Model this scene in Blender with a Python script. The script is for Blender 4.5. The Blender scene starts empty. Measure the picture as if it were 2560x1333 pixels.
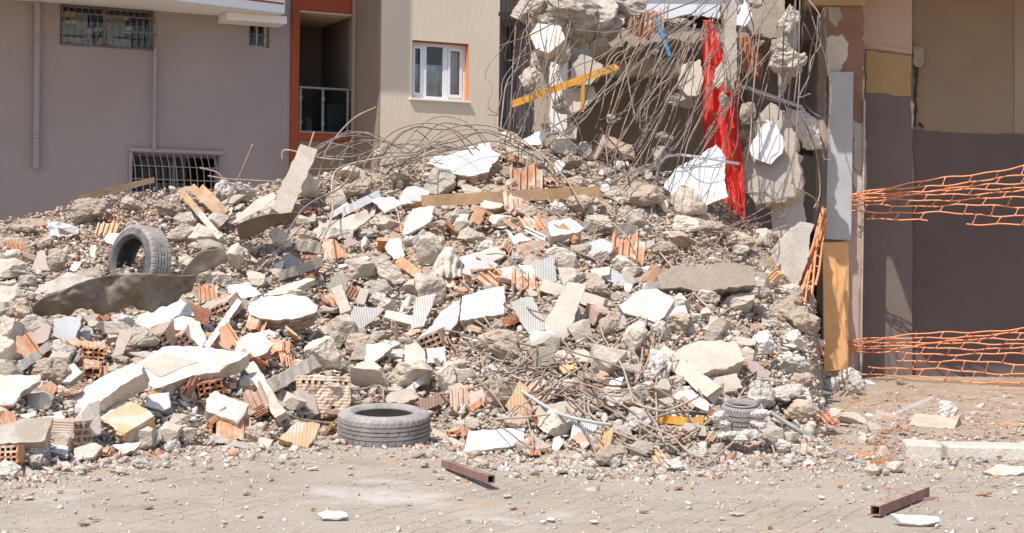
import bpy, bmesh, math, random
import numpy as np
from mathutils import Vector, Matrix, Euler, noise
R = random.Random(11)
NP = np.random.RandomState(5)
sc = bpy.context.scene
COL = sc.collection
F, CX, CY = 4000.0, 1280.0, 666.5
CAM = Vector((0, 0, 1.3))
pit = math.atan(36.5 / F); rol = 0.012
fw = Vector((0, math.cos(pit), -math.sin(pit)))
up0 = Vector((0, math.sin(pit), math.cos(pit))); rt0 = Vector((1, 0, 0))
RT = rt0 * math.cos(rol) + up0 * math.sin(rol)
UP = up0 * math.cos(rol) - rt0 * math.sin(rol)
def ray(x, y): return fw + RT * ((x - CX) / F) + UP * ((CY - y) / F)
def P(x, y, d): return CAM + ray(x, y) * d
def gd(x, y):
    r = ray(x, y); return -CAM.z / min(r.z, -0.004)
def G(x, y, z=0.0):
    r = ray(x, y); return CAM + r * ((z - CAM.z) / r.z)
def PW(x, y, Y):
    r = ray(x, y); return CAM + r * (Y / r.y)      # point on the upright plane Y = const
def project(p):
    v = p - CAM; d = v.dot(fw); return (CX + v.dot(RT) / d * F, CY - v.dot(UP) / d * F)
LS = Vector((-0.37, -0.50, 1.0)).normalized()        # towards the sun
# ------------------------------------------------------------------ terrain of the heap
TOE = [(-400,1262),(0,1196),(150,1165),(300,1138),(500,1120),(700,1112),(800,1088),(1100,1090),(1180,1120),(1300,1140),(1500,1152),(1700,1152),(1900,1142),(2000,1138),(2060,1156),(2200,1162),(2262,1108),(2900,1108)]
CRE = [(-400,640),(0,552),(100,535),(200,502),(300,484),(400,470),(540,476),(640,462),(760,445),(900,432),(1000,415),(1080,402),(1250,362),(1340,348),(1450,362),(1550,396),(1650,426),(1750,450),(1850,525),(1950,600),(2030,720),(2062,900),(2150,948),(2300,952),(2900,968)]
DEP = [(-400,13.2),(0,13.6),(300,14.4),(540,14.9),(760,15.4),(1000,15.9),(1250,16.1),(1450,16.3),(1650,16.2),(1850,16.0),(1950,16.0),(2030,16.0)]
def tab(T, x):
    if x <= T[0][0]: return T[0][1]
    for (a, b), (c, d) in zip(T, T[1:]):
        if x <= c:
            return b + (d - b) * (x - a) / (c - a)
    return T[-1][1]
def crest_d(x):
    if x >= 2062: return gd(x, tab(CRE, x))
    if x > 2030:
        k = (x - 2030) / 32; return 16.0 * (1 - k) + gd(2062, 900) * k
    return tab(DEP, x)
def S(x, y):
    """depth of the heap (or the ground in front of it) seen at photo pixel x, y"""
    a, b = tab(TOE, x), tab(CRE, x)
    if y >= a: return gd(x, y)
    t = min(1.0, (a - y) / max(a - b, 1e-3))
    return 1.0 / ((1 - t) / gd(x, a) + t / crest_d(x))
# ------------------------------------------------------------------ materials
def lin(c): return tuple(((v / 255.0) / 12.92 if v <= 10 else (((v / 255.0) + .055) / 1.055) ** 2.4) for v in c)
MATS = {}
def M(name, c1, c2=None, scale=6, bump=.4, bscale=70, rough=.92, dust=0.0, metal=0, ribs=0, rib_axis='X', ribd=.0025, vs=34, mott=.8, pits=0.0, speck=0.0, rnd=.18, spec=.25, patch=0.0, patch_c=(.3,.24,.18)):
    if name in MATS: return MATS[name]
    m = bpy.data.materials.new(name); m.use_nodes = True; MATS[name] = m
    nt = m.node_tree; N = nt.nodes; L = nt.links; b = N['Principled BSDF']
    b.inputs['Roughness'].default_value = rough; b.inputs['Metallic'].default_value = metal
    b.inputs['Specular IOR Level'].default_value = spec
    tc = N.new('ShaderNodeTexCoord'); oi = N.new('ShaderNodeObjectInfo')
    add = N.new('ShaderNodeVectorMath'); add.operation = 'ADD'
    sc3 = N.new('ShaderNodeVectorMath'); sc3.operation = 'SCALE'; sc3.inputs['Scale'].default_value = 37
    cmb = N.new('ShaderNodeCombineXYZ')
    for k in range(3): L.new(oi.outputs['Random'], cmb.inputs[k])
    L.new(cmb.outputs[0], sc3.inputs[0]); L.new(tc.outputs['Object'], add.inputs[0]); L.new(sc3.outputs[0], add.inputs[1])
    V = add.outputs[0]
    def noi(s, det=5, rg=.6):
        n = N.new('ShaderNodeTexNoise'); n.inputs['Scale'].default_value = s; n.inputs['Detail'].default_value = det; n.inputs['Roughness'].default_value = rg
        L.new(V, n.inputs['Vector']); return n.outputs['Fac']
    def ramp(f, a, bb):
        r = N.new('ShaderNodeMapRange'); r.inputs['From Min'].default_value = a; r.inputs['From Max'].default_value = bb; L.new(f, r.inputs['Value']); return r.outputs[0]
    def mix(f, a, bb):
        x = N.new('ShaderNodeMix'); x.data_type = 'RGBA'
        if isinstance(f, float): x.inputs[0].default_value = f
        else: L.new(f, x.inputs[0])
        for sock, v in ((x.inputs[6], a), (x.inputs[7], bb)):
            if isinstance(v, tuple): sock.default_value = (*v[:3], 1)
            else: L.new(v, sock)
        return x.outputs[2]
    c2 = c2 or tuple(v * .75 for v in c1)
    col = mix(ramp(noi(scale), .35, .65), c1, c2)
    col = mix(ramp(noi(scale * 7, 3), .5, .75), col, tuple(v * mott for v in c1))
    if speck:
        vo = N.new('ShaderNodeTexVoronoi'); vo.inputs['Scale'].default_value = vs; L.new(V, vo.inputs['Vector'])
        lt = N.new('ShaderNodeMath'); lt.operation = 'LESS_THAN'; lt.inputs[1].default_value = .2; L.new(vo.outputs['Distance'], lt.inputs[0])
        hs = mix(lt.outputs[0], col, mix(.5, vo.outputs['Color'], (.55, .48, .42)))
        col = mix(float(speck), col, hs)
    if patch:
        col = mix(ramp(noi(scale * .7, 4), .62 - patch * .2, .68 - patch * .2), col, patch_c)
    if pits:
        vp = N.new('ShaderNodeTexVoronoi'); vp.inputs['Scale'].default_value = pits; L.new(V, vp.inputs['Vector'])
        lp = N.new('ShaderNodeMath'); lp.operation = 'LESS_THAN'; lp.inputs[1].default_value = .11; L.new(vp.outputs['Distance'], lp.inputs[0])
        mp_ = N.new('ShaderNodeMath'); mp_.operation = 'MULTIPLY'; L.new(lp.outputs[0], mp_.inputs[0]); L.new(ramp(noi(scale * 2), .45, .6), mp_.inputs[1])
        col = mix(mp_.outputs[0], col, (.33, .27, .22))
    if dust:
        ge = N.new('ShaderNodeNewGeometry'); sx = N.new('ShaderNodeSeparateXYZ'); L.new(ge.outputs['Normal'], sx.inputs[0])
        a = N.new('ShaderNodeMath'); a.operation = 'MULTIPLY'; L.new(ramp(sx.outputs['Z'], -.4, .9), a.inputs[0]); L.new(ramp(noi(scale * 1.7, 6), .35, .62), a.inputs[1])
        a2 = N.new('ShaderNodeMath'); a2.operation = 'MULTIPLY'; a2.inputs[1].default_value = dust; L.new(a.outputs[0], a2.inputs[0])
        col = mix(a2.outputs[0], col, (.60, .51, .42))
    hsv = N.new('ShaderNodeHueSaturation'); L.new(col, hsv.inputs['Color'])
    mr = N.new('ShaderNodeMapRange'); mr.inputs['To Min'].default_value = 1 - rnd; mr.inputs['To Max'].default_value = 1 + rnd; L.new(oi.outputs['Random'], mr.inputs['Value']); L.new(mr.outputs[0], hsv.inputs['Value'])
    L.new(hsv.outputs[0], b.inputs['Base Color'])
    hgt = noi(bscale, 6, .7)
    bp = N.new('ShaderNodeBump'); bp.inputs['Strength'].default_value = bump; bp.inputs['Distance'].default_value = .012; L.new(hgt, bp.inputs['Height'])
    out = bp.outputs[0]
    if ribs:
        wv = N.new('ShaderNodeTexWave'); wv.bands_direction = rib_axis; wv.inputs['Scale'].default_value = ribs; wv.inputs['Distortion'].default_value = .4
        L.new(tc.outputs['Object'], wv.inputs['Vector'])
        b2 = N.new('ShaderNodeBump'); b2.inputs['Strength'].default_value = 1.0; b2.inputs['Distance'].default_value = ribd; L.new(wv.outputs['Fac'], b2.inputs['Height']); L.new(out, b2.inputs['Normal']); out = b2.outputs[0]
    L.new(out, b.inputs['Normal'])
    return m
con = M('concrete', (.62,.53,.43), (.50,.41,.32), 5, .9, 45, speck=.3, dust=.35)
cdk = M('concrete_dark', (.40,.335,.27), (.30,.245,.19), 6, .9, 50, speck=.3, dust=.4)  # darker concrete tone
pale = M('pale_mortar', (.66,.595,.515), (.53,.455,.375), 6, 1, 50, speck=.2, patch=.25, patch_c=(.47,.385,.30), pits=16)
# the same for lumps, whose meshes are one unit across before scaling
conl = M('concrete_rough', (.64,.55,.45), (.52,.43,.335), 1.3, 1, 9, speck=.35, dust=.45, vs=13)
cdkl = M('concrete_block_rough', (.60,.52,.425), (.48,.40,.315), 1.2, .9, 9, speck=.3, dust=.4, vs=14)
clod = M('earth_clod', (.47,.365,.27), (.36,.27,.20), 2.2, 1, 9, dust=.4, speck=.3, vs=12)
palel = M('mortar_rough', (.70,.64,.565), (.55,.485,.41), 2, 1, 9, speck=.2, vs=14)
whi = M('white_plaster', (.76,.72,.66), (.66,.61,.54), 7, .3, 40, rnd=.07, patch=.42, patch_c=(.60,.50,.40), dust=.25, pits=14)
whc = M('white_paint', (.84,.825,.80), (.79,.76,.72), 4, .15, 40, rnd=.03, patch=.2, patch_c=(.62,.55,.47), pits=11)
gre = M('grey_paint', (.52,.53,.55), (.46,.455,.45), 6, .2, 50, dust=.45)
pnk = M('pink_plaster', (.54,.42,.37), (.47,.36,.31), 5, .4, 50, dust=.4)
bei = M('beige_render', (.58,.50,.405), (.47,.40,.32), 6, .5, 50, dust=.3)
gro = M('grooved_back', (.72,.685,.63), (.62,.57,.51), 5, .3, 50, ribs=24, ribd=.005, dust=.3)
grb = M('grooved_beige', (.50,.435,.36), (.44,.375,.305), 5, .2, 50, ribs=24, ribd=.005, dust=.3)
ter = M('terracotta', (.60,.265,.115), (.50,.21,.09), 9, .5, 60, dust=.65, ribs=9, rib_axis='X', patch=.3, patch_c=(.6,.47,.36))
trd = M('dusty_brick', (.55,.37,.265), (.46,.27,.175), 7, .5, 60, dust=.6, ribs=14, rib_axis='X', patch=.2, patch_c=(.58,.48,.38))
trp = M('ochre_brick', (.69,.45,.245), (.60,.34,.15), 6, .4, 60, dust=.5, ribs=14, rib_axis='X', patch=.15, patch_c=(.6,.5,.4))
trz = M('combed_brick', (.62,.45,.33), (.55,.37,.25), 7, .5, 60, dust=.5, ribs=22, rib_axis='Z', patch=.15, patch_c=(.6,.5,.4))
red = M('broken_brick', (.50,.185,.08), (.42,.145,.06), 14, .9, 60, dust=.55)
reb = M('rusty_steel', (.26,.185,.14), (.17,.115,.085), 14, .3, 120, rough=.75, dust=.25, rnd=.35)
rebd = M('dusty_steel', (.36,.265,.20), (.25,.18,.135), 14, .3, 120, rough=.8, dust=.4, rnd=.3)
rel = M('bare_steel', (.27,.235,.21), (.18,.15,.13), 14, .3, 120, rough=.65, rnd=.3)
wod = M('raw_timber', (.47,.29,.15), (.36,.215,.11), 5, .5, 30, dust=.45, patch=.2, patch_c=(.3,.2,.13))
ylw = M('orange_painted_timber', (.82,.40,.075), (.74,.34,.06), 6, .3, 40, rnd=.05)
rub = M('rubber', (.085,.085,.09), (.13,.12,.115), 7, .5, 90, rough=.8, dust=.4, rnd=.05)
rbd = M('dusty_rubber', (.37,.335,.31), (.23,.205,.195), 7, .6, 90, rough=.85, dust=.35, rnd=.05)
shm = M('tarnished_sheet', (.24,.19,.14), (.14,.11,.08), 4, .6, 22, rough=.7, dust=.5, rnd=.05)
net = M('orange_plastic', (.89,.35,.15), (.80,.26,.10), 12, .1, 50, rough=.5, rnd=.05, dust=.25)
cur = M('red_cloth', (.82,.06,.045), (.66,.045,.035), 3, .6, 60, rough=.95, rnd=.0, patch=.2, patch_c=(.62,.12,.09), dust=.12)
rst = M('rusty_tube', (.30,.155,.115), (.22,.11,.085), 8, .4, 60, rough=.8, dust=.45)
pvc = M('grey_conduit', (.36,.38,.37), (.30,.31,.30), 8, .2, 60, rough=.6, dust=.3)
galv = M('galvanised_strip', (.50,.50,.50), (.38,.37,.36), 20, .6, 90, rough=.5, metal=.2)
blk = M('black_metal', (.025,.025,.028), (.035,.034,.034), 6, .1, 50, rough=.5, rnd=.05)
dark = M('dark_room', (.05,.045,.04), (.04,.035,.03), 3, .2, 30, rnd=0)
# ------------------------------------------------------------------ object helpers
def mk(name, V, Fc, mats, fm=None, parent=None, origin=None, smooth=False, local=False):
    me = bpy.data.meshes.new(name)
    V = [Vector(v) for v in V]
    if origin is None and not local:
        origin = sum(V, Vector()) / max(1, len(V))
    o0 = Vector((0, 0, 0)) if local else Vector(origin)
    me.from_pydata([v - o0 for v in V], [], Fc)
    mats = mats if isinstance(mats, (list, tuple)) else [mats]
    for m in mats: me.materials.append(m)
    if fm is not None: me.polygons.foreach_set('material_index', fm)
    if smooth: me.polygons.foreach_set('use_smooth', [True] * len(me.polygons))
    me.update()
    o = bpy.data.objects.new(name, me); COL.objects.link(o)
    o.location = o0
    if parent is not None:
        o.parent = parent
        if not local: o.location = o0 - parent.location
    return o
def tag(o, label=None, cat=None, group=None, kind=None):
    if label: o['label'] = label
    if cat: o['category'] = cat
    if group: o['group'] = group
    if kind: o['kind'] = kind
    return o
def thing(name, loc, label, cat, group=None, rz=0):
    o = bpy.data.objects.new(name, None); COL.objects.link(o); o.empty_display_size = .2
    o.location = loc; o.rotation_euler = (0, 0, rz); return tag(o, label, cat, group)
def boxes(L):
    V, Fc = [], []
    for (x0, x1, y0, y1, z0, z1) in L:
        n = len(V)
        V += [(x0,y0,z0),(x1,y0,z0),(x1,y1,z0),(x0,y1,z0),(x0,y0,z1),(x1,y0,z1),(x1,y1,z1),(x0,y1,z1)]
        Fc += [tuple(n + i for i in f) for f in ((0,3,2,1),(4,5,6,7),(0,1,5,4),(1,2,6,5),(2,3,7,6),(3,0,4,7))]
    return V, Fc
def lattice(xs, zs, solid, y0, y1, jit=0.0, seed=0):
    rr = random.Random(seed); V = []; Fc = []; idx = {}
    nx, nz = len(xs) - 1, len(zs) - 1
    def v(i, j, e):
        k = (i, j, e)
        if k not in idx:
            idx[k] = len(V); y = (y0 if e == 0 else y1)
            if jit: y += jit * (noise.noise(Vector((xs[i] * 14 + seed, zs[j] * 14, e * 9.1))) + .35 * rr.uniform(-1, 1)) * (1 if e == 0 else -1)
            V.append((xs[i], y, zs[j]))
        return idx[k]
    sol = lambda i, j: 0 <= i < nx and 0 <= j < nz and solid(i, j)
    for i in range(nx):
        for j in range(nz):
            if not sol(i, j): continue
            Fc.append((v(i,j,0), v(i+1,j,0), v(i+1,j+1,0), v(i,j+1,0)))
            Fc.append((v(i,j,1), v(i,j+1,1), v(i+1,j+1,1), v(i+1,j,1)))
            if not sol(i+1, j): Fc.append((v(i+1,j,0), v(i+1,j,1), v(i+1,j+1,1), v(i+1,j+1,0)))
            if not sol(i-1, j): Fc.append((v(i,j,1), v(i,j,0), v(i,j+1,0), v(i,j+1,1)))
            if not sol(i, j+1): Fc.append((v(i,j+1,0), v(i+1,j+1,0), v(i+1,j+1,1), v(i,j+1,1)))
            if not sol(i, j-1): Fc.append((v(i,j,1), v(i+1,j,1), v(i+1,j,0), v(i,j,0)))
    return V, Fc
def cellgrid(n, w, wall):
    h = (w - wall * (n + 1)) / n; xs = [0]
    for k in range(n): xs += [xs[-1] + wall, xs[-1] + wall + h]
    xs.append(xs[-1] + wall); return [x - w / 2 for x in xs]
def catmull(pts, n=8):
    if len(pts) < 3:
        a, b = pts; return [a.lerp(b, k / n) for k in range(n + 1)]
    q = [pts[0] * 2 - pts[1]] + list(pts) + [pts[-1] * 2 - pts[-2]]; out = []
    for i in range(1, len(q) - 2):
        a, b, c, d = q[i-1:i+3]
        for k in range(n):
            t = k / n
            out.append(.5 * ((2*b) + (c - a)*t + (2*a - 5*b + 4*c - d)*t*t + (-a + 3*b - 3*c + d)*t**3))
    out.append(pts[-1]); return out
def tube(pts, r, sides=6, flat=1.0, V=None, Fc=None, ref=None):
    V = [] if V is None else V; Fc = [] if Fc is None else Fc
    n0 = len(V); nrm = ref
    for i, p in enumerate(pts):
        t = (pts[min(i+1, len(pts)-1)] - pts[max(i-1, 0)])
        t = t.normalized() if t.length > 1e-9 else Vector((0, 0, 1))
        if nrm is None: nrm = t.orthogonal()
        nrm = (nrm - t * nrm.dot(t))
        nrm = nrm.normalized() if nrm.length > 1e-6 else t.orthogonal().normalized()
        bn = t.cross(nrm)
        rr = r[i] if isinstance(r, list) else r
        for k in range(sides):
            a = 2 * math.pi * k / sides
            V.append(p + nrm * (math.cos(a) * rr * flat) + bn * (math.sin(a) * rr))
    for i in range(len(pts) - 1):
        for k in range(sides):
            a, b = n0 + i * sides + k, n0 + i * sides + (k + 1) % sides
            Fc.append((a, b, b + sides, a + sides))
    Fc.append(tuple(n0 + k for k in range(sides))[::-1]); e = n0 + (len(pts) - 1) * sides
    Fc.append(tuple(e + k for k in range(sides)))
    return V, Fc
def noisy(p, s, a): return noise.noise_vector(p * s) * a
# ------------------------------------------------------------------ automatic description of many look-alike pieces
LM = [('lying tyre',960,1062),('upright tyre',350,625),('white crest slab',1160,400),('red curtain',1815,420),('orange board',2090,770),('long timber beam',1230,490),
 ('leaning concrete post',735,455),('white plaster square',1240,1100),('middle rusty tube',1170,1175),('half buried tyre',1852,1030),('dark metal sheet',290,730),
 ('long pale slab',480,915),('white foam board',1618,760),('plastered wall lump',705,770),('orange roof tile',840,622),('grooved grey plate',1325,790),('plastic sack',1112,650),
 ('loose kerb block',2315,1125),('lower right rusty tube',2250,1258),('white topped block',1415,575),('big footing block',1770,690),('netting bundle',2005,700),
 ('hanging white faced lump',1925,390),('orange plank',1410,215),('upright concrete block',1985,630),('far left holed brick',22,1136),('straight pale plank',1690,707),('straight grey conduit',2040,1090),('fan of timber laths',510,520),('ribbed clay tile',2336,1070),
 ('torn blue hose',1660,100),('grey metal channel',1925,240),('bluish plaster chunk',1370,95),('beige hanging slab',1465,175),('thin orange lath',1457,240),('jagged white strip',1880,105),('black metal bars',1290,180),('tilted white sheet',1750,450),('crest hollow brick',1532,390),('white crest wedge',1335,350),('barred basement window',440,430),('white framed window',1100,175),('flat shaded block',1770,890),('pinkish concrete plank',1418,770),('thick whitish slab',240,975),('capped hollow brick',795,995),('orange balcony frame',735,250)]
AUTO = []
def auto(o, desc, cat, px, py, group, where=''):
    AUTO.append((o, desc, cat, px, py, group, where))
def finish_auto():
    bins = {}
    for rec in AUTO:
        o, desc, cat, px, py, group, where = rec
        n, lx, ly = min(LM, key=lambda l: (l[1]-px)**2 + ((l[2]-py)*1.5)**2)
        dx, dy = px - lx, (py - ly) * 1.5
        rel = ('left of' if dx < 0 else 'right of') if abs(dx) > abs(dy) else ('above' if dy < 0 else 'below')
        bins.setdefault((desc, where, rel, n, cat), []).append((dx*dx + dy*dy, rec))
    ORD = ['nearest','second','third','fourth','fifth','sixth','seventh','eighth','ninth','tenth','eleventh','twelfth','thirteenth','fourteenth','fifteenth','sixteenth','seventeenth','eighteenth','nineteenth','twentieth']
    for (desc, where, rel, n, cat), L in bins.items():
        L.sort(key=lambda q: q[0])
        for i, (_, (o, d_, c_, px, py, group, w_)) in enumerate(L):
            base = f'{desc} {where} {rel} the {n}'.replace('  ', ' ')
            if len(L) > 1:
                base = ('nearest ' + base) if i == 0 else (f'{ORD[min(i, 19)]} {base}' if i < 20 else f'farthest {base}')
            tag(o, base, cat, group)
# ------------------------------------------------------------------ world, sun, camera
w = bpy.data.worlds.new('World'); sc.world = w; w.use_nodes = True
sky = w.node_tree.nodes.new('ShaderNodeTexSky'); sky.sky_type = 'NISHITA'; sky.sun_disc = False
sky.sun_elevation = math.asin(LS.z); sky.sun_rotation = math.atan2(LS.x, LS.y)
bg = w.node_tree.nodes['Background']; bg.inputs['Strength'].default_value = 0.15
w.node_tree.links.new(sky.outputs[0], bg.inputs['Color'])
sl = bpy.data.lights.new('sun', 'SUN'); sl.energy = 3.9; sl.angle = math.radians(.5); sl.color = (1, .955, .89)
so = bpy.data.objects.new('sun', sl); COL.objects.link(so); so.location = (-8, -6, 20)
so.rotation_euler = (-LS).to_track_quat('-Z', 'Y').to_euler()
cd = bpy.data.cameras.new('camera'); co = bpy.data.objects.new('camera', cd); COL.objects.link(co)
cd.sensor_width = 36; cd.lens = 36 * F / 2560; cd.clip_end = 500; cd.clip_start = .1
co.matrix_world = Matrix(((RT.x, UP.x, -fw.x, CAM.x), (RT.y, UP.y, -fw.y, CAM.y), (RT.z, UP.z, -fw.z, CAM.z), (0, 0, 0, 1)))
sc.camera = co
sc.view_settings.view_transform = 'Standard'; sc.view_settings.look = 'None'; sc.view_settings.exposure = 0.40; sc.view_settings.gamma = 1
# ------------------------------------------------------------------ pavement
def pave_mat():
    m = bpy.data.materials.new('paving'); m.use_nodes = True; nt = m.node_tree; N = nt.nodes; L = nt.links; b = N['Principled BSDF']
    b.inputs['Roughness'].default_value = .95; b.inputs['Specular IOR Level'].default_value = .15
    tc = N.new('ShaderNodeTexCoord')
    def noi(s, d=5, v=None):
        n = N.new('ShaderNodeTexNoise'); n.inputs['Scale'].default_value = s; n.inputs['Detail'].default_value = d; n.inputs['Roughness'].default_value = .62
        L.new(v or tc.outputs['Object'], n.inputs['Vector']); return n
    mp = N.new('ShaderNodeMapping'); mp.inputs['Rotation'].default_value = (0, 0, math.radians(-62)); L.new(tc.outputs['Object'], mp.inputs['Vector'])
    ds = N.new('ShaderNodeVectorMath'); ds.operation = 'MULTIPLY_ADD'
    nv = noi(9, 2); L.new(nv.outputs['Color'], ds.inputs[0]); ds.inputs[1].default_value = (.09, .09, 0); L.new(mp.outputs[0], ds.inputs[2])
    br = N.new('ShaderNodeTexBrick'); br.inputs['Scale'].default_value = 1; br.inputs['Brick Width'].default_value = .21; br.inputs['Row Height'].default_value = .115
    br.inputs['Mortar Size'].default_value = .006; br.inputs['Mortar Smooth'].default_value = .3
    br.inputs['Color1'].default_value = (.9, .9, .9, 1); br.inputs['Color2'].default_value = (1, 1, 1, 1); br.inputs['Mortar'].default_value = (.76, .69, .62, 1)
    L.new(ds.outputs[0], br.inputs['Vector'])
    def mr(f, a, bb):
        r = N.new('ShaderNodeMapRange'); r.inputs['From Min'].default_value = a; r.inputs['From Max'].default_value = bb; L.new(f, r.inputs['Value']); return r.outputs[0]
    def mix(f, a, bb, t='MIX'):
        x = N.new('ShaderNodeMix'); x.data_type = 'RGBA'; x.blend_type = t
        if isinstance(f, float): x.inputs[0].default_value = f
        else: L.new(f, x.inputs[0])
        for s, v in ((x.inputs[6], a), (x.inputs[7], bb)):
            if isinstance(v, tuple): s.default_value = (*v, 1)
            else: L.new(v, s)
        return x.outputs[2]
    col = mix(mr(noi(1.1).outputs['Fac'], .35, .65), (.395, .335, .27), (.34, .285, .228))
    hide = mr(noi(1.3, 6).outputs['Fac'], .56, .48)
    jt = mix(hide, (1., 1., 1.), br.outputs['Color'])
    col = mix(1.0, col, jt, 'MULTIPLY')
    col = mix(mr(noi(.8, 7).outputs['Fac'], .55, .72), col, (.56, .51, .455))
    col = mix(mr(noi(1.9, 6).outputs['Fac'], .55, .68), col, (.40, .30, .21))
    col = mix(mr(noi(38, 4).outputs['Fac'], .62, .70), col, (.6, .56, .5))
    col = mix(mr(noi(46, 3).outputs['Fac'], .36, .28), col, (.22, .18, .15))
    L.new(col, b.inputs['Base Color'])
    h = N.new('ShaderNodeMath'); h.operation = 'MULTIPLY_ADD'; L.new(noi(40, 6).outputs['Fac'], h.inputs[0]); h.inputs[1].default_value = .5; L.new(jt, h.inputs[2])
    bp = N.new('ShaderNodeBump'); bp.inputs['Strength'].default_value = .7; bp.inputs['Distance'].default_value = .01; L.new(h.outputs[0], bp.inputs['Height']); L.new(bp.outputs[0], b.inputs['Normal'])
    return m
gr = mk('pavement', [(-80,-30,0),(80,-30,0),(80,160,0),(-80,160,0)], [(0,1,2,3)], pave_mat(), origin=(0,0,0)); tag(gr, 'dusty interlocking block paving strewn with chips', kind='structure')
# ------------------------------------------------------------------ dirt surface of the heap
xs = list(np.arange(-600, 4300, 9.0)); V = []; Fc = []
ts = [-.05 + 1.05 * k / 110 for k in range(111)] + [1.05, 1.15, 1.3, 1.5, 1.8]
for x in xs:
    a, b = tab(TOE, x), tab(CRE, x); pc = P(x, b, crest_d(x))
    for t in ts:
        if t <= 0:
            p = G(x, a - (a - b) * t, -.02 + .02 * (1 + t / .05) * .9)
        elif t <= 1:
            y = a - (a - b) * t; p = P(x, y, S(x, y))
        else:
            k = (t - 1) / .8; p = pc + Vector((0, 4.5 * k, -(pc.z + .05) * (k ** 1.2)))
        hgt = min(1, max(0, p.z) / .35)
        q = Vector((p.x, p.y, 0))
        dz = hgt * (.10 * noise.noise(q * 1.3) + .07 * noise.noise(q * 3.7) + .045 * noise.noise(q * 9)) + min(1, max(0, t + .05) * 5) * (.012 * noise.noise(q * 21) + (.017 if x > 1950 else .009))
        V.append(p + Vector((0, 0, dz - .05 * hgt)))
n = len(ts)
for i in range(len(xs) - 1):
    for j in range(n - 1): Fc.append((i*n+j, (i+1)*n+j, (i+1)*n+j+1, i*n+j+1))
dirt = M('rubble_dirt', (.36,.262,.185), (.46,.365,.275), 2.2, 1.0, 40, speck=.5, rnd=0, patch=.12, patch_c=(.36,.19,.11))
hp = mk('rubble_heap_ground', V, Fc, dirt, origin=(0,0,0), smooth=True); tag(hp, 'brown earth and crushed mortar the debris lies on', kind='structure')
# ------------------------------------------------------------------ crumbs: nobody could count them
def crumb_variants(k=10):
    out = []
    for s in range(k):
        bm = bmesh.new(); rr = random.Random(s)
        for _ in range(rr.choice((7, 8, 9, 11))):
            v = Vector((rr.uniform(-1, 1), rr.uniform(-1, 1), rr.uniform(-1, 1))); v = v / max(abs(v.x), abs(v.y), abs(v.z)) * rr.uniform(.34, .5); bm.verts.new(v)
        r = bmesh.ops.convex_hull(bm, input=bm.verts)
        bmesh.ops.delete(bm, geom=[v for v in bm.verts if not v.link_faces], context='VERTS')
        bmesh.ops.triangulate(bm, faces=bm.faces); bm.verts.index_update()
        out.append((np.array([v.co[:] for v in bm.verts]), np.array([[v.index for v in f.verts] for f in bm.faces]))); bm.free()
    return out
CV = crumb_variants()
def crumbs(name, pts, sizes, mats, wts, label, flat=.6):
    Vs, Fs, Ms = [], [], []; off = 0
    for p, s in zip(pts, sizes):
        v, f = CV[NP.randint(len(CV))]
        m = NP.choice(len(mats), p=wts)
        a = NP.uniform(0, 6.28, 3)
        Rm = np.array(Euler(a).to_matrix()); k = np.array([1, NP.uniform(.5, 1), NP.uniform(.3, .9)])
        q = (v * k) @ Rm.T * s; q[:, 2] *= flat + .2
        Vs.append(q + np.array(p)); Fs.append(f + off); Ms.append(np.full(len(f), m)); off += len(v)
    Vs = np.concatenate(Vs); Fs = np.concatenate(Fs); Ms = np.concatenate(Ms).astype('i')
    me = bpy.data.meshes.new(name); me.vertices.add(len(Vs)); me.vertices.foreach_set('co', Vs.astype('f').ravel())
    me.loops.add(Fs.size); me.loops.foreach_set('vertex_index', Fs.astype('i').ravel())
    me.polygons.add(len(Fs)); me.polygons.foreach_set('loop_start', np.arange(0, Fs.size, 3).astype('i'))
    for m in mats: me.materials.append(m)
    me.polygons.foreach_set('material_index', Ms); me.update(); me.validate()
    o = bpy.data.objects.new(name, me); COL.objects.link(o); tag(o, label, kind='stuff'); return o
cmats = [con, clod, pale, whi, ter, trd, pnk, red]
pts, siz = [], []
while len(pts) < 27000:
    x = R.uniform(-30, 2580); a, b = tab(TOE, x), tab(CRE, x)
    y = R.uniform(b, a + 15) if R.random() < .85 else a + abs(R.gauss(0, 26))
    if x > 2062 and R.random() > .7: continue
    p = P(x, y, S(x, y)); s = (.55 if x > 2062 else 1) * min(.12, .016 * math.exp(R.gauss(.6, .6)))
    pts.append((p.x, p.y, p.z - .015 + s * .1 + R.uniform(0, .02))); siz.append(s)
crumbs('rubble_crumbs', pts, siz, cmats, [.36,.25,.14,.09,.05,.06,.03,.02], 'fine crushed mortar, brick crumbs and grit covering the heap')
pts, siz = [], []
while len(pts) < 9000:
    x = R.uniform(-30, 2080); a, b = tab(TOE, x), tab(CRE, x); y = R.uniform(b, a)
    if ((x < 500 and y < 640) or (1560 < x < 1960 and 540 < y < 690)) and R.random() < .8: continue
    p = P(x, y, S(x, y)); s = R.uniform(.03, .10) * R.uniform(.6, 1)
    pts.append((p.x, p.y, p.z - .005 + R.uniform(0, .04))); siz.append(s)
crumbs('rubble_fragments', pts, siz, [con, pale, whi, bei, trd, ter, clod], [.33,.26,.12,.12,.06,.04,.07], 'palm-sized pale mortar and brick fragments bedded between the larger debris', .35)
pts, siz = [], []
while len(pts) < 7000:
    x, y = (R.uniform(-30, 540), R.uniform(470, 660)) if R.random() < .6 else (R.uniform(1540, 1990), R.uniform(520, 700))
    if y < tab(CRE, x) + 2: continue
    p = P(x, y, S(x, y)); s = min(.08, .013 * math.exp(R.gauss(.5, .65)))
    pts.append((p.x, p.y, p.z - .025 + R.uniform(0, .045))); siz.append(s)
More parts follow.
